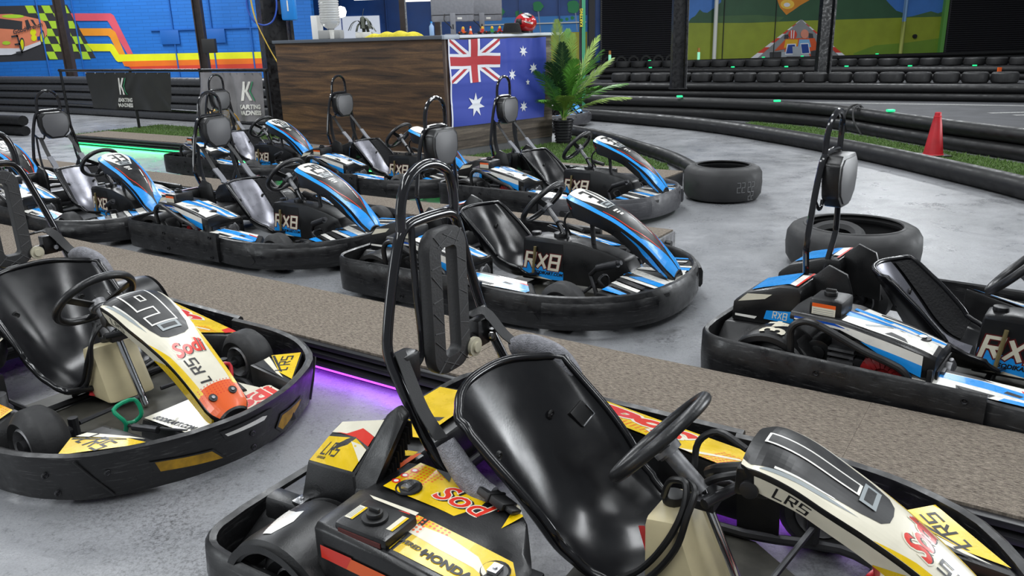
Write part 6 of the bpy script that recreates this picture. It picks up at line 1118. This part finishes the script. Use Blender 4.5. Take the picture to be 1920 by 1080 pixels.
    decal('cover_graphics', [(YEL, [[(-.485, -.415), (-.485, -.262), (-.165, -.268), (-.135, -.30), (-.15, -.385), (-.115, -.415)], [(-.325, -.60), (-.325, -.47), (-.06, -.465), (-.03, -.50), (-.03, -.55), (-.06, -.59)]]), (ORG, dots),
        (CREAMV, [[(-.335, -.53), (-.325, -.50), (-.22, -.488), (-.13, -.50), (-.06, -.55), (-.12, -.535), (-.22, -.535)], [(-.19, -.275), (-.165, -.268), (-.14, -.295), (-.16, -.30)], [(-.48, -.47), (-.33, -.462), (-.33, -.475), (-.46, -.478)]]),
        (RED, rings + [[(-.46, -.50), (-.35, -.475), (-.34, -.482), (-.44, -.505)]]), (WHITE, [[(p[0]*.55+q[0][0]*.0+(sum(z[0] for z in q)/len(q))*.45, p[1]*.55+(sum(z[1] for z in q)/len(q))*.45) for p in q] for q in rings]), (BLK, sod(.006, .006)), (CREAMV, sod(.0055)), (RED, sod(.0015)),
        (BLK, [[(-.278+a, -.563+b) for a, b in q] for q in text('POWERED by', .0175, .25, .0006)] + [[(-.172+a*1.15, -.566+b) for a, b in q] for q in text('HONDA', .031, 0, .0016)] + [[(-.43, -.265), (-.36, -.30), (-.38, -.262)]])], ES, ec, .04, .04, (0, 0, .0015), key=K+'cg')
    for px_, py_ in ((-.425, -.385), (-.075, -.515)):
        la = obj('cover_latch', lambda: G().lathe([(.001, 0), (.03, .0), (.034, .004), (.036, .0)], n=18).box((-.012, -.016, .001), (.012, .016, .010), 1).cyl((0, 0, .01), .006, .004, 'z', 10, 1), [BLK, STEEL], ec, key=K+'la', loc=(px_, py_, ztop(px_, py_)+.0035))
    sdS = lambda a, b: Vector((a, -.6265, b))
    decal('side_graphics', [(ORG, [[(-.50, .30), (-.30, .29), (-.16, .25), (-.17, .29), (-.30, .325), (-.50, .335)]]), (RED, [[(-.50, .30), (-.42, .297), (-.40, .333), (-.50, .335)]])], sdS, ec, .1, .1, (0, -.002, 0), key=K+'sg')
    bx = obj('fuel_box', lambda: G().box((-.465, -.612, .37), (-.305, -.495, .402)), PL, t, key=K+'bx', bev=.012)
    obj('fuel_cap', lambda: G().cyl((-.385, -.555, .402), .032, .008, 'z', 20).cyl((-.385, -.555, .41), .02, .012, 'z', 16).box((-.40, -.559, .42), (-.37, -.551, .432)), BLK, bx, key=K+'fc', bev=.002)
    TPS = lambda a, b: Vector((a, b, .4022))
    decal('warning_label', [(CREAMV, [[(-.455, -.585), (-.43, -.585), (-.43, -.53), (-.455, -.53)], [(-.335, -.575), (-.315, -.575), (-.315, -.515), (-.335, -.515)]]), (YEL, [[(-.437, -.585), (-.43, -.585), (-.43, -.53), (-.437, -.53)], [(-.322, -.575), (-.315, -.575), (-.315, -.515), (-.322, -.515)]]), (GREYV, [[(-.452+.005*i, -.58), (-.450+.005*i, -.58), (-.450+.005*i, -.535), (-.452+.005*i, -.535)] for i in range(3)])], TPS, bx, .3, .3, (0, 0, .0008), key=K+'wl')
    obj('red_warning', lambda: G().box((-.45, -.6145, .378), (-.32, -.612, .390)), mat('dark_red_label', '#4a1712', .5), bx, key=K+'rw2')
    # rear cover, rear fairing with grille fin, rear pod
    rc = obj('rear_cover', lambda: G().hull8([(-.72, -.42, .22), (-.535, -.42, .22), (-.535, -.15, .22), (-.72, -.12, .22)], [(-.69, -.40, .325), (-.545, -.40, .345), (-.545, -.17, .34), (-.69, -.14, .325)]), PL, t, key=K+'rc', bev=.01)
    RS = lambda a, b: Vector((a, b, .3265+(a+.69)*.125))
    decal('rear_graphics', [(RED, [[(-.67, -.36), (-.555, -.385), (-.555, -.24), (-.62, -.25)]]), (ORG, [[(-.57+.0, -.39), (-.55, -.39), (-.55, -.18), (-.57, -.19)]]), (YEL, [[(-.62, -.22), (-.565, -.20), (-.565, -.175), (-.66, -.18)]]), (ORG, [[(-.6+.011*i+.004*math.cos(k*1.26), -.26-.012*j+.004*math.sin(k*1.26)) for k in range(5)] for i in range(4) for j in range(9)])], RS, rc, .05, .05, (0, 0, .003), key=K+'rg')
    obj('cover_latch', lambda: G().lathe([(.001, 0), (.03, .0), (.034, .004), (.036, .0)], n=18).box((-.012, -.016, .001), (.012, .016, .010), 1).cyl((0, 0, .01), .006, .004, 'z', 10, 1), [BLK, STEEL], rc, key=K+'la', loc=(-.60, -.32, .341))
    rf = obj('rear_fairing', lambda: G().hull8([(-.80, -.42, .24), (-.60, -.42, .24), (-.60, -.16, .24), (-.80, -.16, .24)], [(-.775, -.40, .37), (-.60, -.395, .375), (-.56, -.29, .50), (-.735, -.30, .455)]), PL, t, key=K+'rf', bev=.008)
    q0, q1, q2, q3 = Vector((-.77, -.402, .372)), Vector((-.605, -.397, .377)), Vector((-.563, -.292, .502)), Vector((-.733, -.302, .457))
    def RFS(a, b): return (q0*(1-a)+q1*a)*(1-b)+(q3*(1-a)+q2*a)*b
    nrm = tuple(((q1-q0).cross(q3-q0)).normalized()*.0012)
    decal('fairing_graphics', [(YEL, [[(.02, .02), (.96, .02), (.97, .42), (.6, .62), (.02, .62)]]), (CREAMV, [[(.02, .72), (.35, .70), (.62, .82), (.97, .66), (.98, .98), (.06, .98)], [(.55, .55), (.97, .2), (.97, .42), (.8, .5)]]), (RED, [[(.10, .73), (.36, .70), (.62, .82), (.96, .66), (.96, .48), (.6, .63)]]), (BLK, place(stroke('LRS', .26, .5, .3, .28, .2), .30, .34, 0, .55, 1) + place(text('LUDIQUE', .07, .2, .003), .2, .13, 0, .55, 1))], RFS, rf, .2, .2, nrm, key=K+'fg')
    fn = obj('grille_fin', lambda: G().prism([(-.60, .24), (-.607, .37), (-.565, .515), (-.53, .545), (-.50, .52), (-.52, .38), (-.56, .24)], lambda a, b, d: (a, d+(.11 if b > .45 else 0), b), -.405, -.375), PL, t, key=K+'fn', bev=.01)
    def gr():
        g = G()
        for i in range(12):
            u = i/11; a = Vector((-.592+.04*u, -.378+.085*u, .33+.17*u)); g.hull8([a+Vector((.01, .02, -.05)), a+Vector((.05, .02, -.05)), a+Vector((.05, .026, -.05)), a+Vector((.01, .026, -.05))], [a+Vector((.01, .02, .0)), a+Vector((.05, .02, .0)), a+Vector((.05, .026, 0)), a+Vector((.01, .026, 0))])
        return g
    g_ = obj('grille_bars', gr, BLK, fn, key=K+'gr'); g_['kind'] = 'stuff'
    rd = obj('rear_deck', lambda: G().hull8([(-.95, -.60, .08), (-.64, -.44, .08), (-.64, .60, .08), (-.95, .60, .08)], [(-.93, -.40, .22), (-.66, -.40, .25), (-.66, .40, .27), (-.93, .40, .24)]), PL, t, key=K+'rd', bev=.015)
    RDS = lambda a, b: Vector((a, b, .236+(a+.93)*.1+(b+.4)*.024))
    decal('deck_graphics', [(YEL, [[(-.92, -.02), (-.70, .0), (-.70, .34), (-.9, .36)]]), (CREAMV, [[(-.92, .1), (-.80, .14), (-.86, .2)]]), (BLK, [[(-.92, .08), (-.72, .12), (-.72, .15), (-.92, .10)], [(-.86, .02), (-.83, .02), (-.83, .06), (-.86, .06)]])], RDS, rd, .1, .1, (0, 0, .004), key=K+'dg')
    obj('latch', lambda: G().box((-.80, -.45, .25), (-.765, -.41, .262)).cyl((-.782, -.43, .262), .008, .006, 'z', 10), STEEL, rd, key=K+'lt', bev=.002)
    obj('deck_strap', lambda: G().hull8([(-.92, -.46, .14), (-.70, -.46, .14), (-.70, -.38, .14), (-.92, -.38, .14)], [(-.91, -.455, .245), (-.71, -.45, .255), (-.72, -.40, .255), (-.91, -.40, .25)]), PL, rd, key=K+'ds', bev=.015)
    return t
lrs('1', .287, 1.898, -32.9, 'yellow and white go-kart numbered 1 with grey fleece belt sleeves, nearest the camera')
lrs('9', -1.808, 3.228, -35, 'yellow and white go-kart numbered 9 with green throttle pedal')
